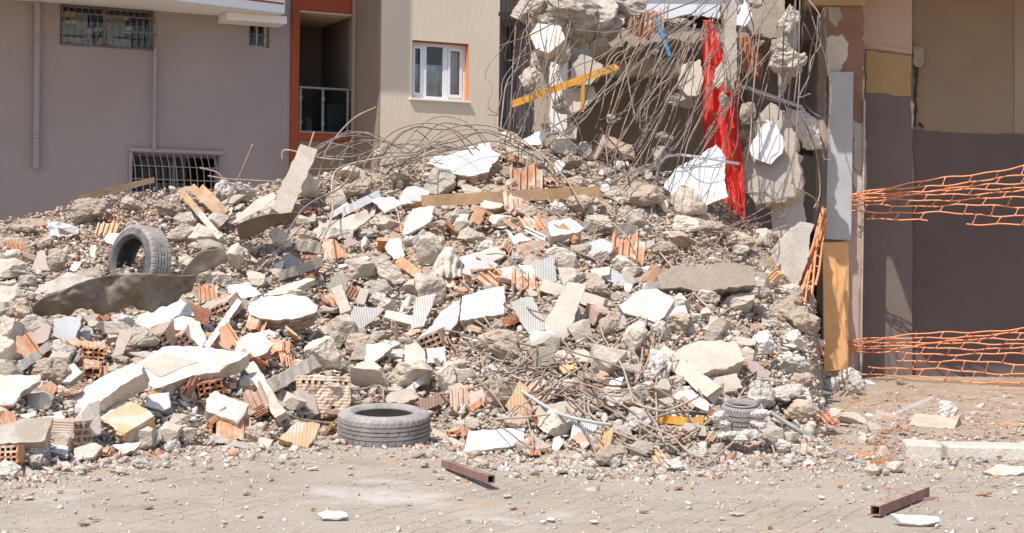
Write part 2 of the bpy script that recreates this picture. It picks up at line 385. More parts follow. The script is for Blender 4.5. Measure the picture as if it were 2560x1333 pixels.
crumbs('earth_crumbs', pts, siz, [clod, dirt, con, pale, red, trd], [.46,.32,.09,.05,.05,.03], 'loose brown earth crumbs heaped at left and below the curtain', .6)
pts, siz = [], []
while len(pts) < 4200:
    x = R.uniform(1880, 2580); y = R.triangular(955, 1185, 1060); p = G(x, y); s = min(.07, .012 * math.exp(R.gauss(.6, .6)))
    pts.append((p.x, p.y, .015 + s * .1)); siz.append(s)
crumbs('brick_crumbs', pts, siz, [con, clod, pale, trd, ter, red, whi], [.2,.26,.17,.16,.09,.06,.06], 'flat brick and earth crumbs spread over the dirt at right', .2)
pts, siz = [], []
while len(pts) < 6500:
    x = R.uniform(-30, 2600); y = R.uniform(940, 1345)
    a = tab(TOE, x)
    if y < a - 8 and x < 2040: continue
    if x > 2150 and y < 955: continue
    near = math.exp(-max(0, y - a) / 55.0) if x < 2050 else (1.0 if y < 1170 else math.exp(-(y - 1170) / 50))
    if R.random() > .10 + .9 * near: continue
    p = G(x, y); s = min(.05, .009 * math.exp(R.gauss(.45, .55)))
    pts.append((p.x, p.y, s * .12)); siz.append(s)
crumbs('paving_grit', pts, siz, cmats, [.28,.15,.26,.14,.05,.07,.03,.02], 'grit and small chips strewn over the paving in front of the heap')
# ------------------------------------------------------------------ slabs traced face-on, then given their own plane and thickness
def plane_n(e, a):
    e, a = math.radians(e), math.radians(a)
    return Vector((math.sin(e) * math.sin(a), -math.sin(e) * math.cos(a), math.cos(e)))
def poly_world(px, e, a, d=None, lift=0.03, th=.05):
    n = plane_n(e, a)
    yb = max(p[1] for p in px); yt = min(p[1] for p in px); xb = sum(p[0] for p in px) / len(px)
    ya = yb - .12 * (yb - yt)
    if d is None: d = S(xb, ya) - (lift + th * math.cos(math.radians(e))) * 2.0
    A = P(xb, ya, d)
    return [CAM + ray(*q) * ((A - CAM).dot(n) / ray(*q).dot(n)) for q in px], n
def dens(pts, step, amp, n, seed=0):
    out = []; rr = random.Random(seed)
    for i in range(len(pts)):
        a, b = pts[i], pts[(i + 1) % len(pts)]; k = max(1, int((b - a).length / step))
        side = (b - a).cross(n).normalized() if (b - a).length > 1e-6 else Vector()
        for j in range(k):
            p = a.lerp(b, j / k)
            if j: p = p + side * rr.uniform(-amp, amp) + (b - a).normalized() * rr.uniform(-.3, .3) * step
            out.append(p)
    return out
def area_ccw(pts, n):
    s = Vector()
    for i in range(len(pts)): s += pts[i].cross(pts[(i + 1) % len(pts)])
    return s.dot(n) > 0
def prism(ring, n, layers, jit=.008, seed=0):
    """layers: (depth, inset); ring on the top plane"""
    rr = random.Random(seed); c = sum(ring, Vector()) / len(ring); V = []; Fc = []; fm = []; m = len(ring)
    for li, (dp, ins) in enumerate(layers):
        for p in ring:
            r = (c - p); L = r.length
            V.append(p - n * (dp + (rr.uniform(-jit, jit) if li else 0)) + (r / max(L, 1e-6)) * (ins + (rr.uniform(-jit, jit) if li else 0)))
    Fc.append(tuple(range(m))); fm.append(0)
    for li in range(len(layers) - 1):
        for k in range(m):
            a, b = li * m + k, li * m + (k + 1) % m
            Fc.append((b, a, a + m, b + m)); fm.append(1)
    Fc.append(tuple((len(layers) - 1) * m + k for k in range(m))[::-1]); fm.append(1)
    return V, Fc, fm
def slab(name, px, th, e, a, top, side, label=None, cat=None, d=None, lift=.03, core=0, corem=None, amp=.008, step=.05, parent=None, group=None, seed=1):
    pts, n = poly_world(px, e, a, d, lift, th + core)
    if not area_ccw(pts, n): pts = pts[::-1]
    ring = dens(dens(pts, step * 2.6, amp * 1.5, n, seed), .028, min(amp * .8, .007), n, seed + 9) if amp > .005 else dens(pts, step, amp, n, seed)
    lay = [(0, 0), (.006, -.003), (th * .5, .004), (th, .012)]
    if not core:
        V, Fc, fm = prism(ring, n, lay, min(.008, th * .2), seed)
        o = mk(name, V, Fc, [top, side], fm, parent)
        if not parent: tag(o, label, cat, group)
        return o
    c = sum(ring, Vector()) / len(ring); root = thing(name, c - n * (th + core), label, cat, group)
    V, Fc, fm = prism(ring, n, lay, .006, seed); mk('plaster', V, Fc, [top, side], fm, root)
    nl = max(3, int(core / .022)); L2 = []
    for k in range(nl):
        q = th + core * k / nl; i = .03 if k % 2 else .006
        L2 += [(q + .001, i), (q + core / nl * .8, i)]
    V, Fc, fm = prism([p + (c - p) * .015 for p in ring], n, L2, .007, seed + 3); mk('brick_core', V, Fc, [corem or trd, corem or trd], fm, root)
    return root
def bar(name, p0, p1, wpx, tpx, mat, label=None, cat=None, d0=None, d1=None, lift=.05, ends=.0, group=None, seg=6, jit=0.0, parent=None, mat2=None, rot=0):
    D0 = d0 if d0 else S(*p0) - lift * 2; D1 = d1 if d1 else S(*p1) - lift * 2
    A, B = P(p0[0], p0[1], D0), P(p1[0], p1[1], D1)
    t = (B - A).normalized(); view = ((A + B) / 2 - CAM).normalized()
    u = t.cross(view).normalized(); u = u if u.z > 0 else -u; v = t.cross(u).normalized()
    v = v if v.dot(view) < 0 else -v                        # towards the viewer
    if rot: 
        q = Matrix.Rotation(math.radians(rot), 3, t); u = q @ u; v = q @ v
    D = (D0 + D1) / 2; hw, ht = wpx * D / F / 2, tpx * D / F / 2
    rr = random.Random(int(p0[0]) + int(p1[1])); V = []; Fc = []
    for k in range(seg + 1):
        c = A.lerp(B, k / seg)
        for (su, sv) in ((-1,1),(1,1),(1,-1),(-1,-1)):
            j = Vector((rr.uniform(-1,1), rr.uniform(-1,1), rr.uniform(-1,1))) * jit
            e = t * rr.uniform(-1, 1) * ends if k in (0, seg) else Vector()
            V.append(c + u * su * hw + v * sv * ht + j + e)
    for k in range(seg):
        for s in range(4):
            a, b = k*4+s, k*4+(s+1)%4; Fc.append((a, b, b+4, a+4))
    Fc.append((3,2,1,0)); Fc.append(tuple(seg*4+i for i in range(4)))
    bm = bmesh.new(); vs = [bm.verts.new(q) for q in V]
    for f in Fc: bm.faces.new([vs[i] for i in f])
    bmesh.ops.recalc_face_normals(bm, faces=bm.faces); bm.verts.index_update()
    Fc = [tuple(q.index for q in f.verts) for f in bm.faces]; bm.free()
    o = mk(name, V, Fc, mat, None, parent)
    if not parent: tag(o, label, cat, group)
    return o
# ------------------------------------------------------------------ lumps
def lump_mesh(seed, kind):
    rr = random.Random(seed); bm = bmesh.new()
    if kind == 'block':
        bmesh.ops.create_cube(bm, size=1.0); bmesh.ops.subdivide_edges(bm, edges=bm.edges, cuts=9, use_grid_fill=True)
    else: bmesh.ops.create_icosphere(bm, subdivisions=4, radius=.6)
    for _ in range({'block': 7, 'lump': 13, 'crumbly': 6, 'clod': 5}[kind]):
        d = Vector((rr.gauss(0,1), rr.gauss(0,1), rr.gauss(0,1))).normalized(); c = rr.uniform(.27, .52) if kind == 'block' else rr.uniform(.27, .43)
        for v in bm.verts:
            q = v.co.dot(d)
            if q > c: v.co -= d * (q - c) * .97
    off = Vector((rr.uniform(0, 90), rr.uniform(0, 90), 0))
    am = {'block': (.035, .03, .02), 'lump': (.05, .04, .035), 'crumbly': (.12, .11, .075), 'clod': (.10, .09, .06)}[kind]
    bm.normal_update()
    for v in bm.verts:
        q = v.co + off; nn = v.normal if kind != 'block' else v.co.normalized()
        v.co += nn * (am[0] * noise.noise(q * 2.2) + am[1] * noise.noise(q * 6) + am[2] * noise.noise(q * 17))
    mn = [min(v.co[k] for v in bm.verts) for k in range(3)]; mx = [max(v.co[k] for v in bm.verts) for k in range(3)]
    for v in bm.verts:
        for k in range(3): v.co[k] = (v.co[k] - mn[k]) / (mx[k] - mn[k]) - .5
    me = bpy.data.meshes.new(kind); bm.to_mesh(me); bm.free(); return me
LMESH = {}
for kind, mats, cnt in (('lump', 'c', 7), ('block', 'b', 5), ('crumbly', 'w', 6), ('clod', 'd', 5)):
    LMESH[mats] = [lump_mesh(100 + 7 * k + ord(mats), kind) for k in range(cnt)]
KM = {'c': conl, 'b': cdkl, 'w': palel, 'd': clod}
VAR = {}
def lump_with(k, i, mat):
    key = (k, i, mat.name)
    if key not in VAR:
        me = LMESH[k][i].copy(); me.materials.clear(); me.materials.append(mat); VAR[key] = me
    return VAR[key]
NAMES = {'c': ('concrete_lump', 'lump'), 'b': ('concrete_block', 'block'), 'w': ('mortar_lump', 'lump'), 'd': ('earth_clod', 'clod')}
def lump(k, px, py, w_, h_, d=None, mat=None, label=None, cat=None, tilt=None, sink=.28, group=None, dz=1.0):
    i = R.randrange(len(LMESH[k])); me = lump_with(k, i, mat or KM[k])
    o = bpy.data.objects.new(NAMES[k][0], me); COL.objects.link(o)
    D = d if d else S(px, min(py + h_ * .5, 1200)) - w_ * .12 * 10 / F
    W_, H_ = w_ * D / F, h_ * D / F
    c = P(px, py, D) + Vector((0, W_ * sink * .5, 0))
    o.location = c; q = R.choice((0, math.pi)) + R.uniform(-.25, .25)
    o.rotation_euler = (R.uniform(-.2, .2) + R.choice((0, math.pi)), (tilt if tilt is not None else R.uniform(-.25, .25)), q)
    o.scale = (W_ * 1.04, W_ * R.uniform(.7, .95) * dz, H_ * 1.06)
    if label: tag(o, label, cat or NAMES[k][1], group)
    return o
# ------------------------------------------------------------------ hollow clay bricks
def brick_mesh(kind, seed, mat, mort=None):
    rr = random.Random(seed)
    if kind == 'whole':
        xs, zs = cellgrid(4, .19, .016), cellgrid(3, .135, .016)
        V, Fc = lattice(xs, zs, lambda i, j: not (i % 2 and j % 2), -.11, .11, .02, seed)
    elif kind == 'block':                       # several rows of small holes
        xs, zs = cellgrid(7, .24, .010), cellgrid(4, .16, .013)
        V, Fc = lattice(xs, zs, lambda i, j: not (i % 2 and j % 2), -.10, .10, .03, seed)
    elif kind == 'capped':
        xs, zs = cellgrid(8, .24, .012), cellgrid(4, .17, .022)
        V, Fc = lattice(xs, zs, lambda i, j: not (i % 2 and j == 7) and not (i in (3, 5, 11) and j == 1), -.10, .10, .012, seed)
    elif kind == 'tubes':
        xs, zs = cellgrid(5, .22, .008), cellgrid(1, .05, .008)
        V, Fc = lattice(xs, zs, lambda i, j: not (i % 2 and j % 2) and not (seed % 2 and i > 8 and j == 2), -.10, .10, .05, seed)
    elif kind == 'shard':                       # one wall with broken ribs standing on it
        n = rr.choice((2, 3, 4)); xs = cellgrid(n, .048 * n, .009); zs = [-.02, -.01, .02, .03]
        drop = rr.choice((0, 1))
        V, Fc = lattice(xs, zs, lambda i, j: j == 0 or (j == 1 and not i % 2) or (j == 2 and i < len(xs) // 2 and drop), -.07, .07, .045, seed)
    else:                                       # flat broken face with fins
        xs = cellgrid(4, .18, .012); zs = [-.012, 0, .018]
        V, Fc = lattice(xs, zs, lambda i, j: j == 0 or not i % 2, -.09, .09, .06, seed)
    V = [Vector(v) for v in V]
    if kind in ('shard', 'flat'):
        V = [v + Vector((0, 0, .12 * v.x * v.x)) + Vector((noise.noise(v * 20), noise.noise(v * 20 + Vector((9, 0, 0))), 0)) * .008 for v in V]
    me = bpy.data.meshes.new(kind); me.from_pydata(V, [], Fc); me.materials.append(mat); me.update(); return me
BM = {}
for kind in ('whole', 'block', 'capped', 'tubes', 'shard', 'flat'):
    for mi, mat in enumerate((ter, trd, trp, red, trz)):
        for s in range(2 if kind in ('whole', 'block', 'tubes', 'capped') else 3): BM[(kind, mi, s)] = brick_mesh(kind, s * 13 + mi, mat)
MI = {'o': 0, 'd': 1, 'y': 2, 'r': 3, 'z': 4}; SZ = {'whole': .19, 'block': .24, 'capped': .24, 'tubes': .22, 'shard': .15, 'flat': .18}
BN = {'whole': 'hollow_brick', 'block': 'hollow_brick', 'capped': 'hollow_brick', 'tubes': 'brick_shard', 'shard': 'brick_shard', 'flat': 'brick_shard'}
def brick(kind, c, px, py, wpx, rot, label=None, d=None, dz=0, group=None, cat=None):
    me = BM[(kind, MI[c], R.randrange(2 if kind in ('whole', 'block', 'tubes', 'capped') else 3))]
    o = bpy.data.objects.new(BN[kind], me); COL.objects.link(o)
    D = (d if d else S(px, py)) - .12; s = wpx * D / F / SZ[kind]
    o.location = P(px, py, D) + Vector((0, 0, dz)); o.scale = (s, s, s)
    o.rotation_euler = tuple(math.radians(q) for q in rot)
    if label: tag(o, label, cat or ('brick' if 'brick' == BN[kind][-5:] else 'brick piece'), group)
    return o
# ------------------------------------------------------------------ steel rods
def rod(pts, r=.008, mat=None, off=.10, depths=None, n=7, wob=.0):
    w3 = []
    for i, q in enumerate(pts):
        d = depths[i] if isinstance(depths, (list, tuple)) else (depths if depths else S(q[0], q[1]) - off)
        w3.append(P(q[0], q[1], d))
    c = catmull(w3, n)
    if wob: c = [p + noisy(p, 2.5, wob) for p in c]
    V, Fc = tube(c, r, 6)
    return mk('reinforcing_bar', V, Fc, mat or reb, smooth=True)
MM = dict(w=whi, W=whc, c=con, k=cdk, p=pale, g=gre, n=pnk, b=bei, G=gro, B=grb, t=ter, d=trd, y=trp, r=red)
clodw = M('earthy_concrete', (.42,.33,.25), (.34,.26,.19), 6, 1, 40, dust=.3, speck=.2)
HAND = []            # polygons already taken, so that the scatter keeps off them
def pp(s): return [tuple(float(v) for v in q.split(',')) for q in s.split()]
# name | category | label | polygon | thickness | tilt | yaw | top,side | brick core | depth
SL = '''plastered_wall_lump|wall piece|big white plastered slab on brick at the top of the heap|1068,408 1085,392 1130,386 1185,364 1222,356 1230,375 1250,388 1243,400 1228,410 1222,428 1175,440 1125,432|.03|48|-8|Wp|.19
plastered_wall_lump|wall piece|white plastered wall lump with torn brick edge in the middle of the slope|620,765 650,745 720,737 765,742 795,765 790,780 740,795 690,800 655,795 625,785|.03|44|6|Wp|.15
plastered_wall_lump|wall piece|smaller white plastered lump with orange brick edge, lower left of the bigger one|590,855 625,832 655,832 683,860 668,880 620,900 590,895|.03|44|12|Wp|.12
plaster_slab|slab|white plaster sheet leaning above the broken hollow bricks|335,805 345,790 420,745 440,738 478,770 485,790 440,790 400,835 370,840|.03|50|0|wp|0
plaster_slab|slab|white plaster face in front of the leaning white sheet, over brick holes|415,815 440,795 470,792 500,805 515,850 500,872 470,830 440,825|.03|52|10|wp|.05
concrete_slab|slab|long pale concrete slab reaching right from the lower left|405,868 440,865 500,868 622,882 600,900 560,915 545,930 480,938 360,978 342,978 345,940 338,915|.11|36|0|wc|0
plaster_patch|plaster patch|flat grey plaster patch lying on the long pale slab|345,912 410,882 495,905 405,942|.012|40|0|bb|0
concrete_slab|slab|thick whitish slab leaning over the yellow ribbed brick at lower left|125,1012 250,945 330,908 358,915 355,935 300,965 250,1005 190,1040 150,1030|.13|44|-22|wc|0
plaster_slab|slab|white slab cut by the left edge of the view|-60,945 0,938 100,937 95,955 60,975 30,1010 -60,1020|.05|42|0|wp|0
plaster_slab|slab|white tile-like plate above the wall lump, left of the grey boards|570,715 620,706 655,735 635,742 580,748|.025|46|0|Wp|0
plaster_slab|slab|clean white square of plaster lying at the kerb right of the tyre|1172,1078 1312,1070 1308,1112 1160,1130|.05|42|0|Wp|0
grooved_slab|slab|large white block with fine grooves and a rough underside|1156,742 1262,714 1258,785 1150,802|.12|58|-6|Gp|0
grooved_slab|slab|pale grey grooved plate pointing down beside the long plank|1275,755 1332,742 1372,822 1320,832|.045|60|0|Gc|0
grooved_slab|slab|short grooved end piece under the pale grooved plate|1322,831 1382,826 1397,847 1332,860|.06|48|0|Gc|0
concrete_plank|plank|straight beige concrete plank with a pinkish edge|1420,705 1465,712 1417,846 1372,842 1365,802|.05|62|14|bn|0
foam_board|board|white pitted foam board leaning among the bent rods|1548,765 1600,725 1640,722 1687,750 1662,790 1640,805 1560,782|.08|48|-8|wp|0
foam_block|block|small white pitted foam block right of the foam board|1668,770 1712,763 1718,790 1710,803 1664,801|.10|48|-4|wp|0
plastered_block|block|white topped block with grey broken sides on the middle slope|1370,556 1425,545 1457,570 1447,580 1378,590|.20|38|10|Wc|0
plaster_slab|slab|big tilted white plaster sheet at the foot of the red curtain|1660,465 1690,420 1790,362 1815,395 1810,450 1820,490 1702,540 1690,500|.05|62|-14|Wc|0
plaster_shard|shard|sharp white plaster chip below the block with grey sides|1264,567 1284,591 1303,582 1330,600 1300,603 1286,612|.02|50|0|Wp|0
grey_topped_brick|brick|hollow brick lump with smooth grey top on the mid slope|1165,655 1215,648 1243,660 1235,680 1180,692 1155,682|.02|42|0|gp|.12
plaster_slab|slab|white curved plaster plate beside the orange brick shards|1250,672 1330,663 1345,690 1325,707 1262,690|.03|44|0|wp|0
grooved_slab|slab|white grooved plate under the dark lumps right of the sack|1330,655 1385,640 1390,700 1372,712 1340,692|.04|56|10|Gp|0
grooved_slab|slab|white grooved tile tilted right above the boulder|885,765 962,772 895,829 870,800|.03|50|18|Gp|0
grooved_slab|slab|narrow white grooved tile next to the leaning hollow brick|1040,745 1090,733 1077,770 1060,815 1030,822 1035,780|.035|56|14|Gp|0
concrete_plank|plank|short upright beige plank stub above the grooved tile|900,720 925,722 910,762 888,757|.03|62|10|bb|0
concrete_plank|plank|flat beige plank lying right of the tilted grooved tile|965,775 1033,790 1030,812 960,793|.04|45|0|pc|0
plaster_shard|shard|white angular lump on the slope above the lying tyre|918,860 955,857 985,865 950,892 930,907 912,900|.07|46|14|wp|0
plaster_shard|shard|left one of two white plates side by side above the tyre|1012,862 1040,856 1062,878 1065,905 1010,900|.04|55|0|wp|0
plaster_shard|shard|right one of two white plates side by side above the tyre|1066,872 1113,868 1115,906 1068,908|.04|55|4|wp|0
plaster_shard|shard|large yellowish white plate on the left heap beneath the boulders|770,590 800,560 915,525 927,545 880,577 790,607|.03|42|-10|pp|0
plaster_slab|slab|white plate with crumbled top beside the plaster strips|915,495 985,493 1005,510 962,532|.03|46|0|wp|0
grey_topped_brick|wall piece|grey painted plaster piece with ragged white rim by the long beam|1000,490 1015,470 1040,465 1077,480 1060,502 1005,512|.02|50|-10|gp|.08
roof_tile|tile|flat bright orange clay tile standing up on the slope|805,598 835,597 872,642 812,650|.02|66|0|tt|0
tile_piece|tile|brown triangular tile piece beside the bright orange tile|861,621 866,588 901,607|.015|60|16|nn|0
tile_piece|tile|pinkish brown folded plates left of the bright orange tile|685,664 720,632 757,651 726,677|.02|48|0|nn|0
plaster_shard|shard|rounded white shard below the long beam's left end|962,617 975,597 1000,597 1012,640 985,647|.04|52|0|wp|0
grooved_slab|slab|large white grooved sheet under the timber beam end|1006,591 1013,553 1032,522 1088,515 1076,553 1063,562|.05|56|-10|Gp|0
grooved_slab|slab|grey grooved plate leaning left of the orange chips|814,717 843,679 868,692 865,723 849,741|.03|60|12|Bc|0
concrete_slab|slab|wide grey brown board lying across the slope above the wall lump|650,740 691,720 767,695 788,698 716,735|.05|42|-14|bc|0
plaster_slab|slab|white plaster wedge at the very crest of the heap|1299,355 1337,333 1369,323 1374,333 1350,362 1303,364|.04|56|-12|Wp|0
grey_slab|slab|blue grey painted plate facing down the slope, right of centre|1470,607 1501,597 1534,610 1522,634 1473,631|.03|64|-8|gc|0
concrete_slab|slab|long pale slab above the grey topped brick|1186,638 1227,616 1258,619 1264,637 1221,659|.05|46|-8|pc|0
plaster_shard|shard|white rectangular plate left of the grey topped brick|1148,645 1189,632 1193,648 1164,665|.03|44|0|Wp|0
plaster_shard|shard|white wedge shard between the rods and the long thin plank|1510,692 1532,673 1556,686 1566,712 1540,712|.03|58|14|gp|0
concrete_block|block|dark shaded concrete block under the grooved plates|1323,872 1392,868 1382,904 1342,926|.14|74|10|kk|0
ochre_tile|tile|yellowish clay plate standing between the rods low on the slope|1285,1046 1263,1015 1301,952 1347,996 1315,1055|.03|64|12|yd|0
concrete_block|block|concrete lump with a dark red painted edge near the kerb|1332,1016 1420,1002 1438,1018 1422,1054 1348,1055|.10|54|0|cr|0
plaster_shard|shard|thin white plate pointing up from the rods|1509,958 1560,942 1553,962 1505,973|.015|58|-10|Wp|0
plaster_slab|slab|whitish cracked block under the pointed white plate|1505,983 1562,987 1555,1011 1505,1014|.05|56|0|pp|0
tile_piece|tile|beige rectangular plate under the bent rods|1553,908 1606,911 1600,932 1553,932|.02|60|0|bb|0
concrete_block|block|large flat concrete block shaded on its right end|1684,884 1747,852 1841,856 1862,900 1778,924 1756,936|.16|38|14|cc|0
tile_piece|tile|large beige wall tile leaning above the half buried tyre|1775,944 1841,934 1858,970 1806,977|.015|64|0|bw|0
plaster_slab|slab|white slab crossed by rod shadows left of the half buried tyre|1684,997 1699,977 1731,975 1774,1010 1770,1028|.05|50|0|wp|0
grooved_slab|slab|white grooved square below the thin pipe|1425,1100 1435,1051 1493,1060 1489,1103|.04|56|0|Gp|0
plaster_slab|slab|pale whitish slab tucked behind the dark metal sheet|85,725 110,711 167,680 238,695 202,712 117,735|.04|38|0|pp|0
plaster_shard|shard|square white chip behind the upright tyre|257,601 271,582 308,583 284,612|.02|54|0|wp|0
plaster_shard|shard|tall narrow white chip left of the upright tyre|225,642 227,613 240,613 239,643|.02|70|0|wp|0
plaster_shard|shard|small white plate at the left rim of the upright tyre|173,673 186,654 204,654 189,678|.02|54|0|wp|0
pink_slab|slab|pinkish triangular stone plate on the left heap|76,675 98,626 111,626 122,675|.04|66|10|nc|0
pink_slab|slab|mauve painted plate on brick at the far left|69,812 98,799 127,815 120,848 91,862 71,855|.03|60|10|nd|.06
grey_slab|slab|grey rendered slab in the shade of the metal sheet|135,796 206,791 189,852 158,855 132,839|.06|70|-8|gk|0
grey_slab|slab|pointed grey plate right of the shaded grey slab|192,852 217,815 234,831 221,852|.03|66|10|gc|0
concrete_slab|slab|big greyish slab at the lower left corner of the heap|-40,1070 0,1062 57,1047 132,1044 120,1074 112,1099 63,1106 -40,1112|.12|52|8|pc|0
concrete_slab|slab|upright grey slab standing beside the ribbed brick at lower left|202,1043 221,1009 250,1000 251,1084 205,1106|.10|74|42|pp|0
concrete_slab|slab|pale block resting on the yellow ribbed brick|265,1036 290,1009 315,1001 368,1022 350,1058 293,1039|.08|48|8|pc|0
plaster_slab|block|white block under the edge of the long pale slab|373,988 421,981 424,1016 407,1028 367,1016|.08|60|14|wp|0
concrete_slab|block|large pale layered block left of the hollow brick cluster|514,998 536,978 583,996 624,1010 608,1036 592,1055 514,1027|.15|42|10|pc|0
plaster_shard|shard|flat white chip on the dirt below the yellow ribbed brick|282,1112 353,1104 334,1127 306,1134|.03|46|0|Wp|0
concrete_slab|slab|grey wedge slab lying at the lower left toe|186,1121 240,1107 254,1117 233,1143 186,1150|.06|44|0|pc|0
clay_plate|tile|bright orange rounded clay plate beneath the thick slab at left|98,998 104,965 126,952 143,968 126,1002|.03|62|0|tt|0
concrete_slab|slab|pale rounded slab behind the orange clay plate|123,942 136,918 183,910 207,930 176,954 132,954|.06|48|0|pc|0
brick_plank|brick|dusty brick slice standing upright behind the long pale slab|303,825 331,833 305,888 281,885|.05|60|30|nd|0
leaning_brick_face|brick|grey faced hollow brick leaning left of the grooved block|1038,850 1135,753 1152,748 1145,802 1112,850|.03|58|-20|gd|.08
ochre_tile|tile|yellowish stone slab just above the lying tyre|953,1005 978,980 1025,971 1046,993 1010,1008|.05|46|0|bd|0
ochre_brick_box|brick|big yellow orange clay block on the ground left of the lying tyre|742,1054 800,1060 790,1087 770,1120 697,1097|.10|48|10|yy|0
kerb_chip|slab|flat pale slab of pavement edge lying at right|2455,1178 2490,1162 2560,1165 2562,1180 2540,1187 2490,1187|.03|30|0|pc|0
plaster_shard|shard|white chip with ragged rim beside the rusty square tube|2228,1284 2270,1288 2345,1292 2350,1302 2300,1312 2258,1306|.03|34|0|Wp|0
plaster_shard|shard|lone white flat chip on the left paving|793,1284 820,1275 865,1282 870,1291 810,1296|.03|32|0|Wp|0
pink_slab|slab|mauve plate behind the lying tyre's right shoulder|1172,985 1210,968 1212,1005 1176,1012|.03|66|0|nn|0
bluish_slab|slab|flat grey slab poking out behind the lying tyre|1120,965 1150,958 1165,968 1130,985|.04|46|0|cc|0'''
for ln in SL.split('\n'):
    nm, cat, lab, poly, th, e, a, mt, core = ln.split('|')
    q = pp(poly); HAND.append(q)
    slab(nm, q, float(th), float(e), float(a), MM[mt[0]], MM[mt[1]], lab, cat, core=float(core), corem=(ter if core == '.12' else trd), seed=len(HAND), amp=.004 if 'foam' in nm or 'square' in lab or 'plank' in nm else .014,
         d=(None if 'patch' not in nm else S(420, 960) - .42))
# bars: name|cat|label|x0,y0|x1,y1|w|t|mat|lift|jit
BA = '''concrete_post|post|leaning broken concrete post standing on the crest at left|694,545|768,380|46|38|c|.10|.009
concrete_bar|bar|long concrete bar pointing down right beside the hollow brick cluster|628,920|706,1045|30|26|p|.10|.008
concrete_bar|bar|short pale concrete bar crossing behind the pointing bar|672,968|783,908|34|34|p|.10|.009
timber_beam|beam|long brown timber beam lying across the upper slope|1055,503|1500,479|28|38|wod|.26|.003
timber_board|board|orange board lying on the ridge of the left heap|205,496|380,451|14|16|wod|.05|.002
timber_lath|lath|left lath of the fan of timber laths on the left heap|452,476|548,592|16|8|wod|.10|.002
timber_lath|lath|middle lath of the fan of timber laths on the left heap|480,468|556,540|20|8|wod|.16|.002
timber_lath|lath|right lath of the fan of timber laths on the left heap|504,470|568,534|18|8|wod|.12|.002
timber_lath|lath|pale split lath below the fan of laths|500,535|552,596|14|8|p|.08|.003
plaster_strip|strip|white plaster strip sloping down left of the timber beam|826,540|868,514|14|14|W|.08|.002
plaster_strip|strip|longer white plaster strip above the crumbled plate|862,528|942,488|20|24|W|.10|.002
timber_lath|lath|long white lath slanting up from the broken bricks at left|514,870|598,752|15|9|W|.12|.002
concrete_plank|plank|dark plank leaning left above the boulder|843,722|868,786|28|18|b|.08|.004
white_lath|lath|white stick lying behind the lying tyre|1013,982|1064,945|15|12|W|.06|.003
brick_strip|brick piece|dusty brick strip right of the lying tyre's top|1048,1016|1118,990|26|22|d|.04|.005
clay_strip|brick piece|small orange clay strip right of the lying tyre|1176,1024|1207,1000|15|9|t|.05|.004
concrete_strip|bar|flat pale strip under the orange lattice brick near the ground|532,1096|646,1120|14|20|p|.04|.006
stone_strip|bar|thin stone strip by the far left hollow brick|36,930|126,862|22|18|p|.06|.006
grooved_clay_strip|brick piece|orange ribbed clay strip below the rounded white shard|998,650|1050,690|24|12|t|.06|.004
white_lath|lath|white strip beside the leaning hollow brick on the crest|1556,440|1642,414|18|14|w|.05|.005
white_lath|lath|short white strip below the hollow brick on the crest|1503,432|1547,420|12|12|W|.04|.003
concrete_strip|bar|grey strip behind the timber beam|1255,426|1362,434|20|18|c|.05|.007
white_lath|lath|narrow white strip left of the block with grey sides|1315,572|1366,598|12|10|W|.05|.002
concrete_strip|bar|rough concrete bar right of the block with grey sides|1462,562|1590,580|30|26|k|.06|.009
concrete_plank|plank|beige plank running right from the long pinkish plank|1360,714|1512,762|30|22|b|.08|.004
pale_plank|plank|straight pale plank above the foam board|1612,716|1764,698|19|20|p|.08|.002
concrete_plank|plank|long beige concrete plank sloping to the half buried tyre|1660,885|1792,988|40|26|c|.12|.008
timber_lath|lath|yellow plank under the bent rods near the kerb|1648,1048|1758,1056|20|12|ylw|.04|.004
mortar_strip|bar|whitish stone by the half buried tyre's right side|1893,1082|1927,1060|18|16|p|.03|.006
timber_lath|lath|yellow lath on the ground below the white crumbly rocks|2108,1028|2166,1000|10|6|ylw|.03|.001
timber_lath|lath|longer yellowish lath right of the short yellow lath|2174,1018|2266,997|9|6|wod|.03|.001
plastic_profile|profile|white plastic profile pointing up right on the ground|2234,1040|2332,996|15|10|W|.04|.001
white_lath|lath|thin white stick on the white crumbly rocks|1930,958|2080,984|7|6|W|.10|.001
concrete_strip|bar|long flat stone on the dirt below the thin pipe|1962,1124|2044,1118|20|16|p|.03|.006
dark_strip|strip|long dark flat strip lying in the dirt below the thin pipe|1925,1074|2108,1088|10|6|shm|.03|.002
clay_channel|brick piece|orange clay channel lying left of the loose kerb block|2172,1160|2252,1150|18|14|t|.03|.002
wood_splinter|lath|grey wooden board edge right of the lying tyre|1084,1078|1160,1116|13|7|b|.03|.002
wood_splinter|lath|small brown wood chip beside the rusty square tube at right|2293,1250|2347,1247|11|9|rst|.02|.001
wood_splinter|lath|beige chip on the middle paving|372,1204|414,1196|8|6|n|.02|.002
concrete_strip|bar|small flat brown stone on the right paving|2368,1234|2428,1228|5|5|n|.01|.001
concrete_strip|bar|flat stone layer left of the bright orange tile|700,690|802,655|22|20|c|.06|.007
concrete_strip|bar|flat stone layer above the bright orange tile|738,612|812,622|26|22|c|.06|.008
concrete_strip|bar|layered flat stone right of the bright orange tile|806,580|880,586|24|22|p|.06|.007'''
